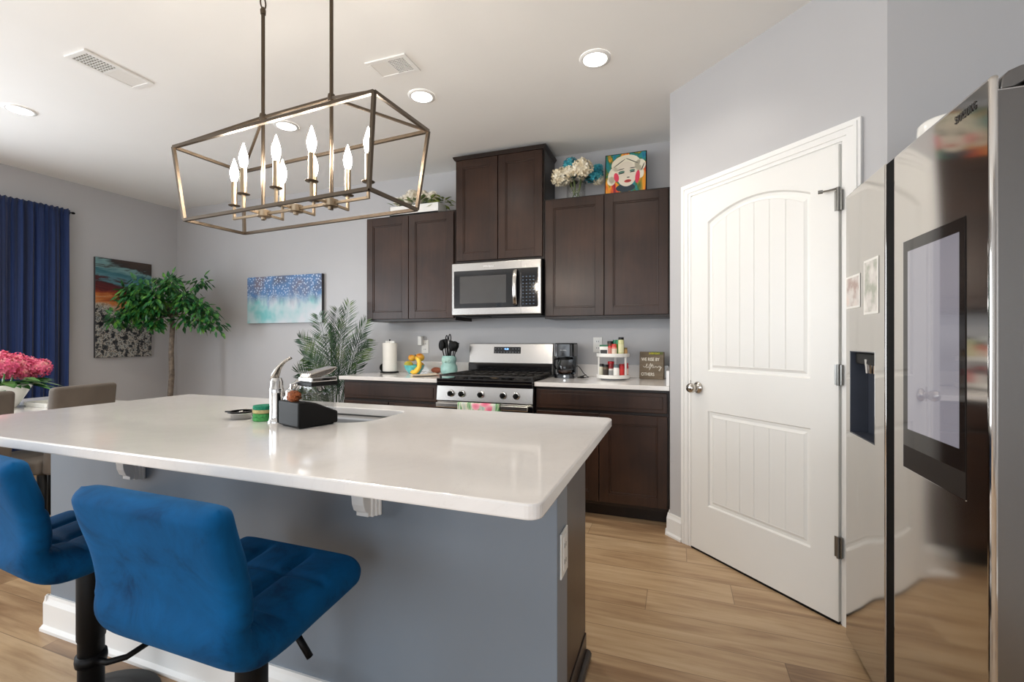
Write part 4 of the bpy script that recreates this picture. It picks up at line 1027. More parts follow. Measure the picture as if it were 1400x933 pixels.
b = B(); b.tube([(fx+.074, fy-.098, CZ+.142), (fx+.064, fy-.088, CZ+.166)], [.010, .007], 8); b.make('stem', simple('banana_stem', lin(120, 96, 40), .7), r)
# sweet potato behind, loose paper, owl crock
b = B(); b.ball((0,0,.026), .026, 16, 10, (2.0, 1, 1), .03); o = b.make('sweet_potato', simple('potato_skin', lin(150, 84, 60), .7, var=.2, vscale=30, bmp=.2), smooth=True); o.location = (fx+.17, fy+.09, CZ)
tag(o, 'reddish brown sweet potato lying between the fruit bowl and the owl crock', 'vegetable')
b = B(); T = Matrix.Translation((-1.985, 3.35, CZ+.0005)) @ Matrix.Rotation(math.radians(38), 4, 'Z'); b.T = T
b.grid(lambda u, v: Vector((-.11+.22*u, -.14+.28*v, .001+.03*max(0, .5-v)**2+.05*max(0, u-.55)**2)), 10, 10); o = b.make('paper_sheet', simple('cream_paper', lin(226, 210, 190), .8), smooth=True, solid=.0008); rebase(o, (-1.985, 3.35, CZ))
tag(o, 'loose cream sheet of paper lying between the fruit bowl and the stove', 'paper')
kx, ky = -1.838, 3.51
r = thing('utensil_crock', 'aqua owl-shaped crock of black utensils left of the stove', 'utensil crock', (kx, ky, CZ))
b = B(); b.lathe([(0, 0), (.055, 0), (.068, .012), (.074, .04), (.070, .072), (.058, .090), (.060, .105), (.064, .125), (.060, .148), (.052, .160), (.047, .160), (.054, .14), (.055, .11), (.05, .09), (.06, .05), (0, .02)], (kx, ky, CZ), 32, cap=False); b.make('owl_pot', M['teal_ceramic'], r, smooth=True)
b = B()
for a in (-118, -72):
    a = math.radians(a); b.lathe([(0, .008), (.010, .0075), (.012, .004), (.022, .003), (.026, -.004)], (0, 0, 0), 20, 'z', cap=False)
    vs = list(b.bm.verts)[-100:]; m4 = Matrix.Translation((kx+.058*math.cos(a), ky+.058*math.sin(a), CZ+.124)) @ Vector((math.cos(a), math.sin(a), 0)).to_track_quat('Z', 'Y').to_matrix().to_4x4()
    bmesh.ops.transform(b.bm, matrix=m4, verts=vs)
b.prism([(kx-.016, CZ+.118), (kx+.004, CZ+.118), (kx-.006, CZ+.100)], ky-.070, ky-.055, 'y')
b.make('owl_face', simple('aqua_light', lin(172, 208, 198), .3, var=.1), r, auto=True)
uts = [(-.035, -.01, -.22, 'spoon', .26), (-.012, .015, -.06, 'tongs', .30), (.012, -.012, .05, 'tongs', .31), (.03, .012, .20, 'ladle', .26), (-.022, .025, -.14, 'turner', .27), (.022, -.025, .12, 'spoon', .25), (.036, .0, .30, 'turner', .25)]
ulab = ['black spoon leaning furthest left in the owl crock', 'black tongs with tall loop handle, left of the pair in the crock', 'black tongs with the tallest loop handle in the owl crock', 'black ladle leaning right in the owl crock', 'black slotted turner at the back left of the owl crock', 'black spoon at the front right of the owl crock', 'black turner leaning furthest right in the owl crock']
for (dx, dy, an, kind, ln), lab in zip(uts, ulab):
    b = B(); d = Vector((math.sin(an), -.05, math.cos(an))).normalized(); p0 = Vector((kx+dx*.4, ky+dy*.4, CZ+.03)); e = p0+d*(ln-.07)
    b.tube([p0, e], .005, 8)
    if kind == 'spoon': b.ball(e+d*.035, .036, 12, 8, (.8, .35, 1.3))
    elif kind == 'ladle': b.ball(e+d*.03, .042, 12, 8, (1, .6, .95))
    elif kind == 'turner': b.box(e.x-.024, e.x+.024, e.y-.004, e.y+.004, e.z-.005, e.z+.075, .003, rot=Matrix.Rotation(an, 3, 'Y'))
    else:
        pts = [e+Vector((.010*math.cos(t), 0, .012+.03+.032*math.sin(t))) for t in [2*PI*k/16 for k in range(16)]]; b.tube(pts, .0045, 8, closed=True); b.tube([p0+Vector((.012, 0, 0)), e+Vector((.006, 0, .02))], .005, 8)
    o = b.make({'spoon': 'cooking_spoon', 'ladle': 'soup_ladle', 'turner': 'kitchen_turner', 'tongs': 'kitchen_tongs'}[kind], M['black'], smooth=True); rebase(o, p0); tag(o, lab, 'utensil', 'black utensils in the owl crock')
# wall outlets
def outlet(x, z, label, charger=False):
    r = thing('wall_outlet', label, 'outlet', (x, YB-.001, z-.06))
    b = B(); b.box(x-.036, x+.036, YB-.007, YB-.0005, z-.06, z+.06, .002); b.make('cover_plate', M['white'], r)
    for q in (-.026, .026):
        b = B(); b.box(x-.017, x+.017, YB-.009, YB-.0065, z+q-.014, z+q+.014, .002); so = b.make('socket', M['trim'], r)
        for e in (-.0075, .0075):
            b = B(); b.box(x+e-.0015, x+e+.0015, YB-.0094, YB-.0088, z+q-.005, z+q+.006); b.make('slot', M['black'], so)
    return r
outlet(-2.195, 1.148, 'white wall outlet above the fruit bowl with a plug-in on it')
b = B(); b.box(-2.245, -2.205, YB-.055, YB-.0095, 1.16, 1.245, .006); o = b.make('plug_in_freshener', M['white']); rebase(o, (-2.225, YB-.03, 1.16)); tag(o, 'small white plug-in device on the outlet above the fruit', 'plug-in')
b = B(); 
outlet(-.605, 1.17, 'white wall outlet behind the spice rack right of the coffee maker')
b.bm.free()

# ================================================================== COUNTER ITEMS, RIGHT
# coffee maker
cx0, cx1, cy0, cy1 = -.90, -.745, 3.44, 3.62
r = thing('coffee_maker', 'black drip coffee maker with glass pot right of the stove', 'coffee maker', ((cx0+cx1)/2, (cy0+cy1)/2, CZ))
b = B(); b.prism(rrect(cx0, cx1, cy0, cy1, [.03, .03, .01, .01]), CZ, CZ+.032, 'z'); b.prism(rrect(cx0, cx1, cy0+.105, cy1, .01), CZ+.032, CZ+.17, 'z'); b.prism(rrect(cx0, cx1, cy0+.01, cy1, [.03, .03, .01, .01]), CZ+.168, CZ+.262, 'z'); b.make('housing', M['blackglass'], r, bev=.004)
b = B(); b.prism(rrect(cx0+.003, cx1-.003, cy0+.012, cy1-.003, [.03, .03, .01, .01]), CZ+.262, CZ+.270, 'z'); b.make('lid', M['black'], r, bev=.003)
ccx, ccy = (cx0+cx1)/2, cy0+.058
b = B(); b.lathe([(0, .034), (.050, .034), (.056, .045), (.058, .08), (.050, .125), (.040, .145), (.042, .155)], (ccx, ccy, CZ), 28, cap=False); b.make('carafe', M['glass'], r, smooth=True)
b = B(); b.lathe([(.041, .140), (.043, .146), (.041, .158), (0, .162)], (ccx, ccy, CZ), 24, cap=False); b.tube([(ccx-.04, ccy-.01, CZ+.15), (ccx-.078, ccy-.02, CZ+.145), (ccx-.082, ccy-.02, CZ+.10), (ccx-.065, ccy-.016, CZ+.065)], .007, 8); b.make('carafe_handle', M['black'], r, smooth=True)
b = B(); b.lathe([(0, .0345), (.048, .0345), (.052, .05), (.052, .06), (0, .06)], (ccx, ccy, CZ), 24, cap=False); b.make('coffee', simple('coffee_brown', lin(46, 26, 16), .2), r, smooth=True)
b = B(); b.lathe([(0, -.003), (.009, -.003), (.009, 0)], (ccx+.01, cy0-.0, CZ+.016), 16, 'y', cap=False); b.make('switch', M['chrome'], r)
text('Mr. Coffee', .011, simple('logo_white', lin(225, 225, 225), .5), 'logo', r, (ccx-.026, cy0+.0093, CZ+.212), (1,0,0), (0,0,1))
b = B(); b.tube([(cx1, 3.60, CZ+.09), (cx1+.02, 3.595, CZ+.075), (cx1+.06, 3.56, CZ+.03), (cx1+.10, 3.54, CZ+.005), (cx1+.06, 3.53, CZ+.0035), (cx1+.015, 3.53, CZ+.0035), (cx1+.02, 3.57, CZ+.0035), (cx1+.07, 3.60, CZ+.02)], .0032, 6); b.box(cx1+.045, cx1+.07, 3.50, 3.515, CZ+.001, CZ+.014, .003); b.make('power_cord', M['black'], r, smooth=True)
# two-tier corner rack
qx, qy = -.455, 3.50
r = thing('spice_rack', 'white two-tier round turntable rack of spices beside the quote sign', 'spice rack', (qx, qy, CZ))
b = B(); b.lathe([(0, 0), (.09, 0), (.09, .008), (0, .008)], (qx, qy, CZ), 32, cap=False); b.make('turntable_foot', simple('foot_grey', lin(110, 112, 118), .5), r, auto=True)
for z in (.010, .168):
    b = B(); b.lathe([(0, 0), (.118, 0), (.122, .004), (.122, .026), (.118, .027), (.115, .008), (0, .008)], (qx, qy, CZ+z), 48, cap=False); b.make('tier', M['white'], r, auto=True)
for a in (math.radians(-150), math.radians(-28), math.radians(88)):
    b = B(); b.box(-.009, .009, -.004, .004, 0, .158, .002); bmesh.ops.transform(b.bm, matrix=Matrix.Translation((qx+.112*math.cos(a), qy+.112*math.sin(a), CZ+.018)) @ Matrix.Rotation(a+PI/2, 4, 'Z'), verts=b.bm.verts); b.make('post', M['white'], r)
def jar(dx, dy, tier, R, H_, body, lid, lab, lidh=.018, band=None, square=False, name='spice_jar', lidr=1.0):
    x, y, z = qx+dx, qy+dy, CZ+(.018 if tier == 0 else .176)+.0003
    j = thing(name, lab, 'spice jar', (x, y, z))
    b = B()
    if square: b.box(x-R, x+R, y-R*.6, y+R*.6, z, z+H_-lidh, .002)
    else: b.lathe([(0, 0), (R*.94, 0), (R, .003), (R, H_-lidh-.008), (R*.86, H_-lidh), (0, H_-lidh)], (x, y, z), 18, cap=False)
    b.make('jar_body', simple('jar_'+name, body, .3), j, auto=True)
    b = B()
    if square: b.box(x-R*1.02, x+R*1.02, y-R*.62, y+R*.62, z+H_-lidh, z+H_, .002)
    else: b.lathe([(0, 0), (R*.92*lidr, 0), (R*.92*lidr, lidh-.002), (R*.85*lidr, lidh), (0, lidh)], (x, y, z+H_-lidh), 18, cap=False)
    b.make('lid', simple('lid_'+name, lid, .35), j, auto=True)
    if band:
        b = B()
        if square: b.box(x-R*.8, x+R*.8, y-R*.6-.0006, y-R*.6+.001, z+H_*.2, z+H_*.55)
        else: b.lathe([(R*1.01, H_*.2), (R*1.01, H_*.62)], (x, y, z), 18, cap=False)
        b.make('paper_label', simple('lab_'+name, band, .6), j)
W_, K_, R_ = lin(234, 232, 226), lin(24, 24, 26), lin(186, 28, 34)
jar(-.058, -.052, 1, .031, .082, W_, lin(30, 110, 78), 'white square tin with green lid, leftmost on the upper tier', .012, K_ and lin(60, 60, 60), True)
jar(-.012, -.062, 1, .017, .075, lin(190, 120, 104), lin(196, 40, 40), 'narrow pink and red shaker on the upper tier beside the white tin', .014)
jar(.018, -.066, 1, .0195, .088, lin(224, 128, 118), lin(210, 70, 60), 'pinkish red spice bottle in the middle of the upper tier', .02, lin(232, 214, 196))
jar(.042, -.028, 1, .020, .118, lin(70, 150, 40), lin(20, 122, 76), 'bright green bottle standing on the upper tier', .03)
jar(.066, -.058, 1, .0215, .138, lin(206, 206, 150), K_, 'tall pale green shaker with black lid, tallest on the upper tier', .018, lin(224, 222, 178))
jar(.094, -.028, 1, .015, .062, lin(196, 152, 92), lin(120, 100, 50), 'tiny amber bottle at the right end of the upper tier', .012)
jar(-.022, .01, 1, .024, .110, lin(120, 60, 44), K_, 'brown spice jar with black cap at the back of the upper tier', .02)
jar(.02, .02, 1, .026, .118, lin(40, 90, 70), lin(18, 104, 74), 'dark green topped jar at the back of the upper tier', .026)
jar(-.078, -.052, 0, .019, .098, lin(196, 192, 170), K_, 'clear herb jar with black cap, leftmost on the lower tier', .02)
jar(-.044, -.066, 0, .020, .094, lin(94, 76, 54), K_, 'brown spice jar with black cap on the lower tier', .018, lin(60, 52, 44))
jar(-.006, -.07, 0, .017, .085, lin(214, 210, 204), lin(130, 30, 36), 'small white jar with dark red lid on the lower tier', .02, lin(150, 150, 150))
jar(.034, -.072, 0, .022, .096, W_, lin(80, 96, 100), 'white labelled bottle with grey cap, centre of the lower tier', .022, lin(240, 238, 232))
jar(.070, -.052, 0, .019, .10, R_, lin(150, 20, 26), 'red spice bottle beside the rack post on the lower tier', .014, lin(206, 50, 46))
jar(.098, -.018, 0, .017, .105, R_, lin(190, 40, 46), 'slim red bottle at the right end of the lower tier', .018, lin(226, 190, 180))
jar(-.015, .0, 0, .026, .115, lin(150, 30, 34), lin(206, 30, 40), 'wide red lidded jar at the back of the lower tier', .016)
# quote sign
T = Matrix.Translation((-.272, 3.60, CZ)) @ Matrix.Rotation(math.radians(-12), 4, 'Z') @ Matrix.Rotation(math.radians(-4), 4, 'X')
r = thing('quote_sign', 'square brown wooden sign reading WE RISE BY lifting OTHERS in the counter corner', 'sign', (-.19, 3.60, CZ)); r.location = (-.19, 3.60, CZ)
woodm = simple('sign_brown', lin(112, 98, 80), .7, var=.18, vscale=12, ns=(1, 1, 6))
b = B(T); b.box(0, .178, 0, .028, 0.001, .206, .001); b.make('board', woodm, r)
def on(x, z, y=-.0008): return (T @ Vector((x, y, z)))
xd = T.to_3x3() @ Vector((1,0,0)); ud = T.to_3x3() @ Vector((0,0,1))
wm = simple('sign_white', lin(240, 236, 224), .6)
text('WE RISE BY', .034, wm, 'lettering', r, on(.014, .138), xd, ud, .0005, xs=.78, bold=.0002)
text('OTHERS', .034, wm, 'lettering', r, on(.014, .026), xd, ud, .0005, xs=.78, bold=.0002)
b = B(T)
cs = [[(.028, .098), (.036, .090), (.048, .092), (.058, .108), (.058, .118), (.052, .108), (.050, .090), (.056, .084), (.064, .092), (.066, .100), (.066, .088), (.074, .086), (.082, .108), (.084, .122), (.079, .112), (.076, .080), (.072, .066), (.080, .078), (.092, .108), (.094, .116)], [(.086, .101), (.104, .104)],
      [(.096, .114), (.093, .090), (.100, .085), (.107, .100), (.107, .088), (.113, .088), (.116, .101), (.118, .087), (.122, .099), (.129, .099), (.130, .087), (.136, .089), (.143, .100), (.150, .102), (.146, .092), (.152, .089), (.157, .101), (.156, .078), (.150, .062), (.144, .068), (.160, .086), (.166, .094)]]
for c in cs: b.tube([(x, -.001, z) for x, z in c], .0015, 6)
b.box(.0655, .0685, -.0016, 0, .106, .109); b.box(.1055, .1085, -.0016, 0, .106, .109)
b.make('script_lettering', wm, r)
b = B(T); b.box(.085, .172, -.0009, 0, .186, .205); b.make('sticker', simple('sticker_green', lin(86, 96, 30), .6), r)
text('EVERYDAY', .0165, simple('yellow_ink', lin(214, 204, 40), .6), 'lettering', r, on(.070, .188, -.0014), xd, ud, .0004, xs=1.0, bold=.0004)

# ================================================================== ISLAND ITEMS
IZ = .9143
r = thing('faucet', 'chrome kitchen faucet with upswept lever handle beside the island sink', 'faucet', (-1.352, 1.262, IZ))
fx, fy = -1.352, 1.262
b = B(); b.lathe([(0, 0), (.030, 0), (.030, .004), (.0255, .010), (.024, .03), (.0235, .10), (.0245, .105), (.0245, .118), (.0225, .122), (.021, .145), (.016, .158), (0, .162)], (fx, fy, IZ), 32, cap=False); b.make('faucet_body', M['chrome'], r, auto=True)
b = B(); hp = [(fx-.012, fy, IZ+.150), (fx-.004, fy, IZ+.172), (fx+.010, fy, IZ+.195), (fx+.028, fy+.004, IZ+.214), (fx+.046, fy+.006, IZ+.225), (fx+.058, fy+.008, IZ+.229)]
b.tube(hp, [.017, .0165, .012, .009, .008, .007], 12, flat=.6); b.make('lever', M['nickel'], r, smooth=True)
b = B(); b.tube([(fx+.012, fy+.01, IZ+.06), (fx+.03, fy+.03, IZ+.10), (fx+.03, fy+.07, IZ+.135), (fx+.03, fy+.12, IZ+.145), (fx+.03, fy+.17, IZ+.130), (fx+.03, fy+.185, IZ+.10)], [.017, .016, .014, .013, .014, .016], 14); b.make('spout', M['chrome'], r, smooth=True)
# soap caddy
cA = Vector((-1.289, 1.209, 0)); cB = Vector((-1.163, 1.172, 0)); ang = math.atan2((cB-cA).y, (cB-cA).x)
T = Matrix.Translation((cA.x, cA.y, IZ)) @ Matrix.Rotation(ang, 4, 'Z')
wd, dp_ = .131, .145
r = thing('soap_caddy', 'black countertop soap pump caddy with clear reservoir and chrome top by the faucet', 'soap dispenser', (-1.21, 1.25, IZ))
b = B(T); b.prism([(0, .004), (dp_, .004), (dp_, .045), (dp_*.75, .060), (dp_*.45, .080), (dp_*.2, .088), (0, .088)], .0, wd, 'x'); tray = b.make('tray', M['black'], r, bev=.006, seg=3)
b = B(T); b.box(.01, wd-.01, .01, dp_-.01, 0, .006, .002); b.make('rubber_feet', M['black'], r)
b = B(T); b.prism([(.05, .085), (.05, .138), (dp_-.004, .138), (dp_-.004, .05), (.09, .068)], .045, wd-.004, 'x'); b.make('reservoir', M['pumpglass'], r, bev=.003)
b = B(T); b.prism([(.06, .083), (.06, .106), (dp_-.010, .106), (dp_-.010, .056)], .05, wd-.010, 'x'); b.make('liquid_soap', glassmat('soap_tint', (.86,.86,.86,1), .02), r)
b = B(T); b.box(.040, wd, .046, dp_, .136, .150, .003); b.make('lid_band', M['black'], r)
b = B(T); b.box(.042, wd-.002, .048, dp_-.002, .150, .167, .004); b.make('collar', M['chrome'], r)
b = B(T); b.prism([(.040, .1675), (.050, .178), (.095, .190), (.146, .200), (.148, .195), (.128, .180), (.09, .1675)], .062, wd-.010, 'x'); b.make('pump_plate', M['nickel'], r, bev=.003)
b = B(T); b.lathe([(0, .088), (.018, .088), (.018, .118), (.014, .124), (0, .125)], (.03, .03, 0), 18, cap=False); b.tube([(.03, .03, .12), (.03, .03, .140), (.05, .055, .150)], .005, 8); b.make('chrome_post', M['chrome'], r, auto=True)
b = B(T); b.ball((.078, .014, .104), .024, 20, 14, (1.05, .9, .82), .10); o = b.make('copper_scrubber', simple('copper_mesh', lin(140, 78, 44), .45, .6, var=.45, vscale=120, bmp=.8)); o.data.transform(Matrix.Identity(4)); rebase(o, T @ Vector((.078, .014, .085))); tag(o, 'copper scouring ball resting in the front of the black soap caddy', 'scrubber')
# sponges
for (z, col, c2, lab) in ((0, lin(70, 150, 80), lin(190, 190, 120), 'bright green round sponge at the bottom of the small pile by the faucet'), (.028, lin(30, 126, 96), lin(184, 170, 120), 'teal green sponge topping the small pile by the faucet')):
    s_ = thing('sponge', lab, 'sponge', (-1.425, 1.275, IZ+z))
    b = B(); b.lathe([(0, .0), (.036, 0), (.039, .004), (.038, .013), (0, .013)], (-1.425, 1.275, IZ+z), 24, cap=False); b.make('foam', simple('foam', c2 if z else col, .9, var=.2, vscale=90, bmp=.4), s_, auto=True)
    b = B(); b.lathe([(0, .0132), (.037, .0132), (.039, .018), (.037, .0265), (0, .0275)], (-1.425, 1.275, IZ+z), 24, cap=False, sy=.96); b.make('scouring_layer', simple('scour', col, .95, var=.3, vscale=120, bmp=.5), s_, auto=True)
# sink strainer
r = thing('sink_strainer', 'chrome and black sink strainer lying left of the green sponges', 'sink strainer', (-1.535, 1.272, IZ))
b = B(); b.lathe([(0, .002), (.030, .002), (.034, .004), (.038, .022), (.043, .024), (.041, .027), (.036, .026), (.031, .008), (0, .006)], (-1.535, 1.272, IZ-.0015), 32, cap=False); b.make('strainer_cup', M['chrome'], r, smooth=True)
b = B(); b.lathe([(.036, .0265), (.045, .025), (.046, .029), (.036, .031), (.035, .0285)], (-1.535, 1.272, IZ-.0015), 32, cap=False); b.tube([(-1.578, 1.264, IZ+.024), (-1.60, 1.258, IZ+.024)], .003, 8); b.make('rubber_ring', M['black'], r, smooth=True)
b = B(); b.lathe([(0, .020), (.006, .020), (.008, .026), (.006, .030), (0, .031)], (-1.535, 1.272, IZ-.0015), 16, cap=False); b.lathe([(.0, .006), (.003, .006), (.003, .022), (0, .022)], (-1.535, 1.272, IZ-.0015), 10, cap=False); b.make('knob', M['nickel'], r, smooth=True)

# ================================================================== DINING
TX0, TX1, TY0, TY1 = -4.70, -3.76, .45, 2.22
r = thing('dining_table', 'white-topped dining table with dark base behind the grey chairs', 'table', (-4.23, 1.33, 0))
b = B(); b.box(TX0, TX1, TY0, TY1, .722, .760, .004); b.make('tabletop', M['quartz'], r)
b = B(); b.box(TX0+.06, TX1-.06, TY0+.06, TY1-.06, .655, .7215, .003); b.make('apron', M['wood_edge'], r)
for sx in (TX0+.10, TX1-.10):
    for sy in (TY0+.10, TY1-.10):
        b = B(); b.box(sx-.04, sx+.04, sy-.04, sy+.04, .001, .656, .003); b.make('leg', M['wood_edge'], r)
def dchair(label, x, y, rz):
    """faces local -x (towards the table); back at x=0"""
    r = thing('dining_chair', label, 'chair', (0,0,0))
    b = B()
    def f(u, v):
        yy = (u-.5)*.44; z = .40+.53*v; return Vector((.045*v**1.3, yy, z))
    b.box(-.004, .058, -.188, .188, .40, .925, .022, 4)
    vs = [v for v in b.bm.verts]
    for v in vs: v.co.x += .05*max(0, (v.co.z-.45)/.48)**1.2
    b.make('backrest', M['velvet_grey'], r, auto=True, world=False)
    b = B(); b.box(-.46, .0, -.205, .205, .40, .49, .025, 4); b.make('seat', M['velvet_grey'], r, auto=True, world=False)
    for sx in (-.43, .01):
        for sy in (-.19, .19):
            b = B(); b.tube([(sx, sy, .405), (sx+(.03 if sx > -.1 else -.02), sy*1.05, .001)], [.022, .014], 8); b.make('leg', M['black'], r, smooth=True, world=False)
    r.location = (x, y, 0); r.rotation_euler = (0, 0, rz); return r
c1 = dchair('grey velvet dining chair with its whole back showing over the island edge', -3.60, 1.80, math.radians(12))
dup(c1, (-3.575, 1.285, 0), math.radians(2), 'grey velvet dining chair cut off at the left edge of the photo')
# flowers in a white bowl
hx, hy = -4.20, 1.69
r = thing('flower_bowl', 'pink hydrangeas with green leaves in a flared white bowl on the dining table', 'flowers', (hx, hy, .7605))
b = B(); b.lathe([(0, 0), (.085, 0), (.09, .006), (.13, .08), (.165, .150), (.168, .156), (.160, .156), (.12, .08), (.08, .014), (0, .012)], (hx, hy, .7608), 40, cap=False); b.make('bowl', M['ceramic'], r, smooth=True)
for (dx, dy, dz, R) in ((-.02, .0, .30, .095), (-.01, .11, .255, .088), (.0, .20, .255, .075), (.03, .03, .265, .085), (-.10, .12, .29, .08), (-.13, .20, .27, .07), (.0, -.13, .30, .10), (-.12, -.05, .31, .09)):
    hydrangea((hx+dx, hy+dy, .7608+dz), R, M['pink'], r, 90, .24)
leaves('leaves', (hx, hy+.02, .93), 40, (.12, .16, .03), .16, .07, M['gleaf'], r, .25, 12)
b = B()
for k in range(8):
    a = k*.8; b.tube([(hx+.03*math.cos(a), hy+.03*math.sin(a), .775), (hx+.08*math.cos(a), hy+.08*math.sin(a), 1.0)], .005, 6)
b.make('stems', M['gleaf'], r)
r = thing('serving_tray', 'low white tray on the dining table right of the flower bowl', 'tray', (-4.02, 1.93, .7605))
b = B(T); b.T = None
b.prism(rrect(-4.16, -3.90, 1.80, 2.08, .03), .7605, .768, 'z'); b.make('tray_base', M['ceramic'], r, bev=.002)
b = B(); 
for (a, c, d, e) in ((-4.16, -4.145, 1.80, 2.08), (-3.915, -3.90, 1.80, 2.08), (-4.145, -3.915, 1.80, 1.815), (-4.145, -3.915, 2.065, 2.08)): b.box(a, c, d, e, .768, .79, .003)
b.make('tray_rim', M['ceramic'], r)

# curtain and rod
def curtain(label, y0, y1, z0, z1):
    b = B(); n = 200
    def f(u, v):
        y = y0+(y1-y0)*u; z = z0+(z1-z0)*v
        amp = .017*(1-.75*max(0, (v-.95)/.05)); ph = u*(y1-y0)*2*PI/.082
        x = XL+.094+amp*math.sin(ph+1.1*math.sin(ph*.29))+.006*math.sin(ph*2.3+v*3)+.004*math.sin(ph*4.1)
        z += (.006*math.sin(ph*2.1) if v > .99 else 0); x -= .022*(1-min(1, abs(v-.985)/.012)) if v > .96 else 0
        y += .012*math.sin(v*2.2+u*5)*(1-v)
        return Vector((x, y, z))
    b.grid(f, n, 40); o = b.make('curtain', M['curtain'], smooth=True, solid=.002); rebase(o, (XL+.075, (y0+y1)/2, z0)); tag(o, label, 'curtain'); return o
curtain('navy blue floor-length curtain on the left wall', 1.55, 2.672, .02, 2.445)
r = thing('curtain_rod', 'thin black curtain rod ending right of the navy curtain', 'curtain rod', (XL+.075, 1.0, 2.42))
b = B(); b.cyl((XL+.060, -.4, 2.425), (XL+.060, 2.70, 2.425), .006, seg=12); b.make('rod', M['blackmetal'], r, smooth=True)
b = B(); b.lathe([(0, -.0), (.010, .002), (.011, .016), (.008, .024), (0, .026)], (XL+.060, 2.70, 2.425), 14, 'y', cap=False); b.make('finial', M['blackmetal'], r, smooth=True)
for yy in (2.685, -.35):
    b = B(); b.tube([(XL+.001, yy, 2.40), (XL+.04, yy, 2.405), (XL+.060, yy, 2.417)], .005, 8); b.box(XL+.0005, XL+.006, yy-.012, yy+.012, 2.37, 2.43, .002); b.make('bracket', M['blackmetal'], r, auto=True)

# ================================================================== PLANTS
# ficus tree in the corner
fx, fy = -4.92, 3.24
r = thing('ficus_tree', 'artificial ficus tree with a slim trunk and dense green leaves in the corner', 'tree', (fx, fy, 0))
b = B(); b.lathe([(0, .001), (.12, .001), (.13, .02), (.16, .26), (.165, .27), (.15, .27), (.145, .24), (0, .235)], (fx, fy, 0), 28, cap=False); b.make('pot', M['wicker'], r, smooth=True)
b = B(); b.lathe([(0, .242), (.143, .242)], (fx, fy, 0), 20, cap=False); b.make('soil', M['soil'], r)
b = B(); fx += .035
tr_ = [(fx, fy, .235), (fx-.02, fy, .55), (fx+.012, fy, .85), (fx+.004, fy, 1.1), (fx+.025, fy, 1.35), (fx+.01, fy, 1.52)]
b.tube(tr_, [.028, .026, .025, .023, .022, .016], 10); b.make('trunk', M['bark'], r, smooth=True)
rnd = random.Random(4); lb = B(); bb = B()
def cluster(p, n, R):
    for _ in range(n):
        d = Vector((rnd.gauss(0, 1), rnd.gauss(0, 1), rnd.gauss(0, .8))).normalized(); q = p+d*R*rnd.uniform(.3, 1)
        dd = Vector((d.x, d.y, d.z*.3-.75)) if rnd.random() < .8 else d
        lb.leaf(q, dd, (d.x*.6+rnd.uniform(-.4, .4), d.y*.6-.5, 1), rnd.uniform(.055, .095), rnd.uniform(.030, .044), .2, .12)
# crown given as branch tips: (dx, dy, z, leaves)
tips = [(-.52, -.30, 1.50, 44), (-.44, -.18, 1.56, 30), (-.30, -.25, 1.60, 46), (-.36, -.10, 1.72, 36), (-.18, -.30, 1.74, 46), (-.12, -.20, 1.58, 56), (-.05, -.35, 1.68, 56), (.06, -.25, 1.60, 60), (.05, -.30, 1.78, 52),
        (.20, -.25, 1.68, 56), (.14, -.1, 1.84, 36), (.30, -.2, 1.80, 40), (.36, -.1, 1.68, 50), (.44, .0, 1.62, 40), (.50, .05, 1.56, 34), (.40, .05, 1.48, 26), (.52, .12, 1.44, 20), (.0, -.15, 1.47, 44), (-.2, -.15, 1.46, 34), (.2, .0, 1.50, 30), (-.02, .0, 1.86, 24), (.30, .1, 1.86, 24), (-.3, .05, 1.66, 24), (.1, .15, 1.66, 30), (-.12, -.1, 1.90, 12)]
for (dx, dy, z, n) in tips:
    z = 1.47+(z-1.47)*1.05-.075; dx = dx*(.62 if dx < 0 else .92)
    n = int(n*1.3); p = Vector((fx+dx, fy+dy, z)); mid = Vector((fx+dx*.4, fy+dy*.4, 1.47+(z-1.47)*.35))
    bb.tube([(fx+.015, fy, 1.46), mid, p], [.008, .005, .002], 6); cluster(p, n, .10)
    cluster(mid.lerp(p, .5), int(n*.3), .09)
for v in lb.bm.verts:
    v.co.x = max(v.co.x, XL+.03); v.co.y = min(v.co.y, YB-.02)
bb.make('branches', M['bark'], r, smooth=True); lf = lb.make('foliage', M['leaf'], r)
# palm
px, py = -2.85, 3.28
r = thing('potted_palm', 'feathery green areca palm standing at the left end of the kitchen counter', 'plant', (px, py, 0))
b = B(); b.lathe([(0, .001), (.11, .001), (.12, .02), (.15, .26), (.152, .275), (.14, .275), (.135, .25), (0, .245)], (px, py, 0), 28, cap=False); b.make('pot', M['wicker'], r, smooth=True)
b = B(); b.lathe([(0, .25), (.134, .25)], (px, py, 0), 20, cap=False); b.make('soil', M['soil'], r)
rnd = random.Random(9)
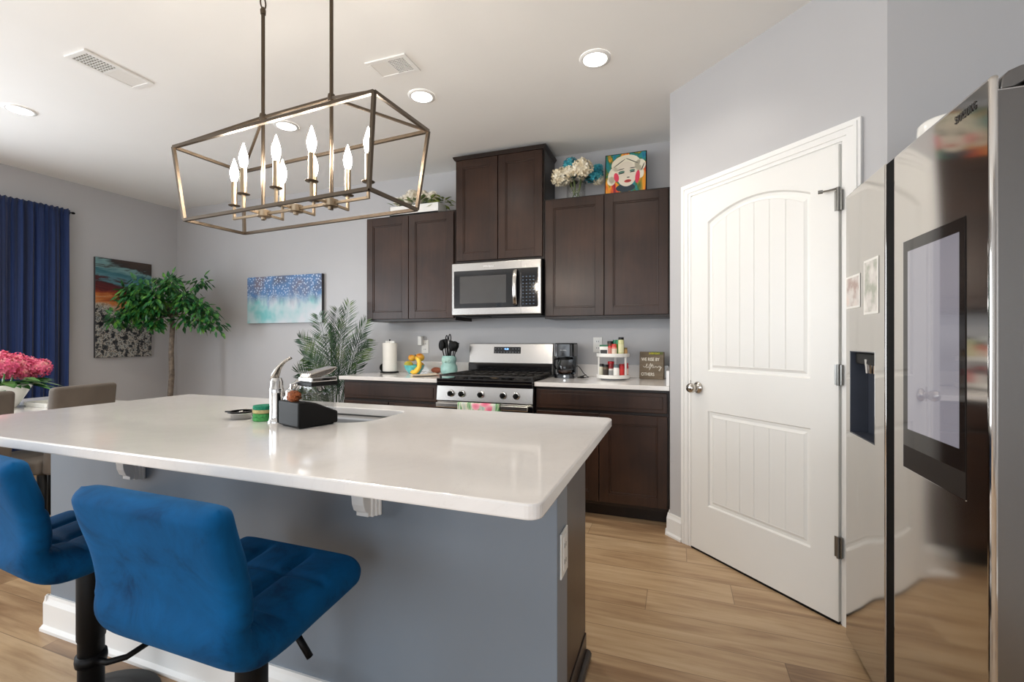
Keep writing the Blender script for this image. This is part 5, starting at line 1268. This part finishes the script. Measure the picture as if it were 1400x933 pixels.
# fronds: end point offset (dx, dy, z)
fr = [(-.34, -.15, 1.22, .22), (-.40, -.05, 1.06, .25), (-.36, -.15, .92, .2), (-.16, -.1, 1.42, .16), (-.08, .1, 1.36, .12), (.02, -.05, 1.47, .10), (.10, .0, 1.53, .08), (.20, .1, 1.38, .14), (.20, .1, 1.14, .2), (-.22, .1, 1.30, .2), (.05, -.2, 1.25, .16), (-.20, -.25, .82, .2), (-.05, -.3, 1.05, .2), (-.30, .05, .75, .2), (.14, .18, 1.22, .2), (-.12, -.2, 1.22, .16), (-.38, -.2, .70, .14), (-.16, -.3, .62, .14)]
for (dx, dy, z, arch) in fr:
    dx *= .88 if dx < 0 else 1
    b = B(); p0 = Vector((px+rnd.uniform(-.03, .03), py+rnd.uniform(-.03, .03), .25)); p3 = Vector((px+.06+dx, py+dy, z))
    p1 = p0.lerp(p3, .35)+Vector((-dx*.22, -dy*.22, .12)); p2 = p0.lerp(p3, .75)+Vector((-dx*.10, -dy*.1, arch*.8))
    def bez(t): return p0*(1-t)**3+p1*3*t*(1-t)**2+p2*3*t*t*(1-t)+p3*t**3
    pts = [bez(i/14) for i in range(15)]; b.tube(pts, [.006-.005*i/14 for i in range(15)], 6)
    tw = rnd.uniform(.7, 1.5)
    for i in range(42):
        t = .34+.66*i/41; c = bez(t); tg = (bez(min(1, t+.01))-bez(t-.01)).normalized()
        sd = tg.cross(Vector((0,0,1)));
        if sd.length < .05: sd = Vector((1,0,0))
        sd.normalize(); s2 = tg.cross(sd).normalized(); sd = (sd*math.cos(tw)+s2*math.sin(tw)).normalized(); L = .17*math.sin(PI*(.14+.78*(t-.34)/.66))**.7
        for s_ in (-1, 1):
            d = (tg*.80+sd*s_*.85+Vector((rnd.uniform(-.1, .1),rnd.uniform(-.1, .1),-.10+rnd.uniform(-.1, .1)))).normalized(); up = tg.cross(d)*s_
            b.leaf(c, d, s2 if False else (.2,-1,.2), L*rnd.uniform(.9, 1.25), .0068, .1, .10)
    for v in b.bm.verts:
        v.co.y = min(v.co.y, YB-.045)
        if v.co.x > -2.64 and .80 < v.co.z < 1.02 and v.co.y > 3.05: v.co.x = -2.64
        if v.co.x > -2.64 and v.co.z <= .80: v.co.x = -2.64
    b.make('frond', M['palm'], r)
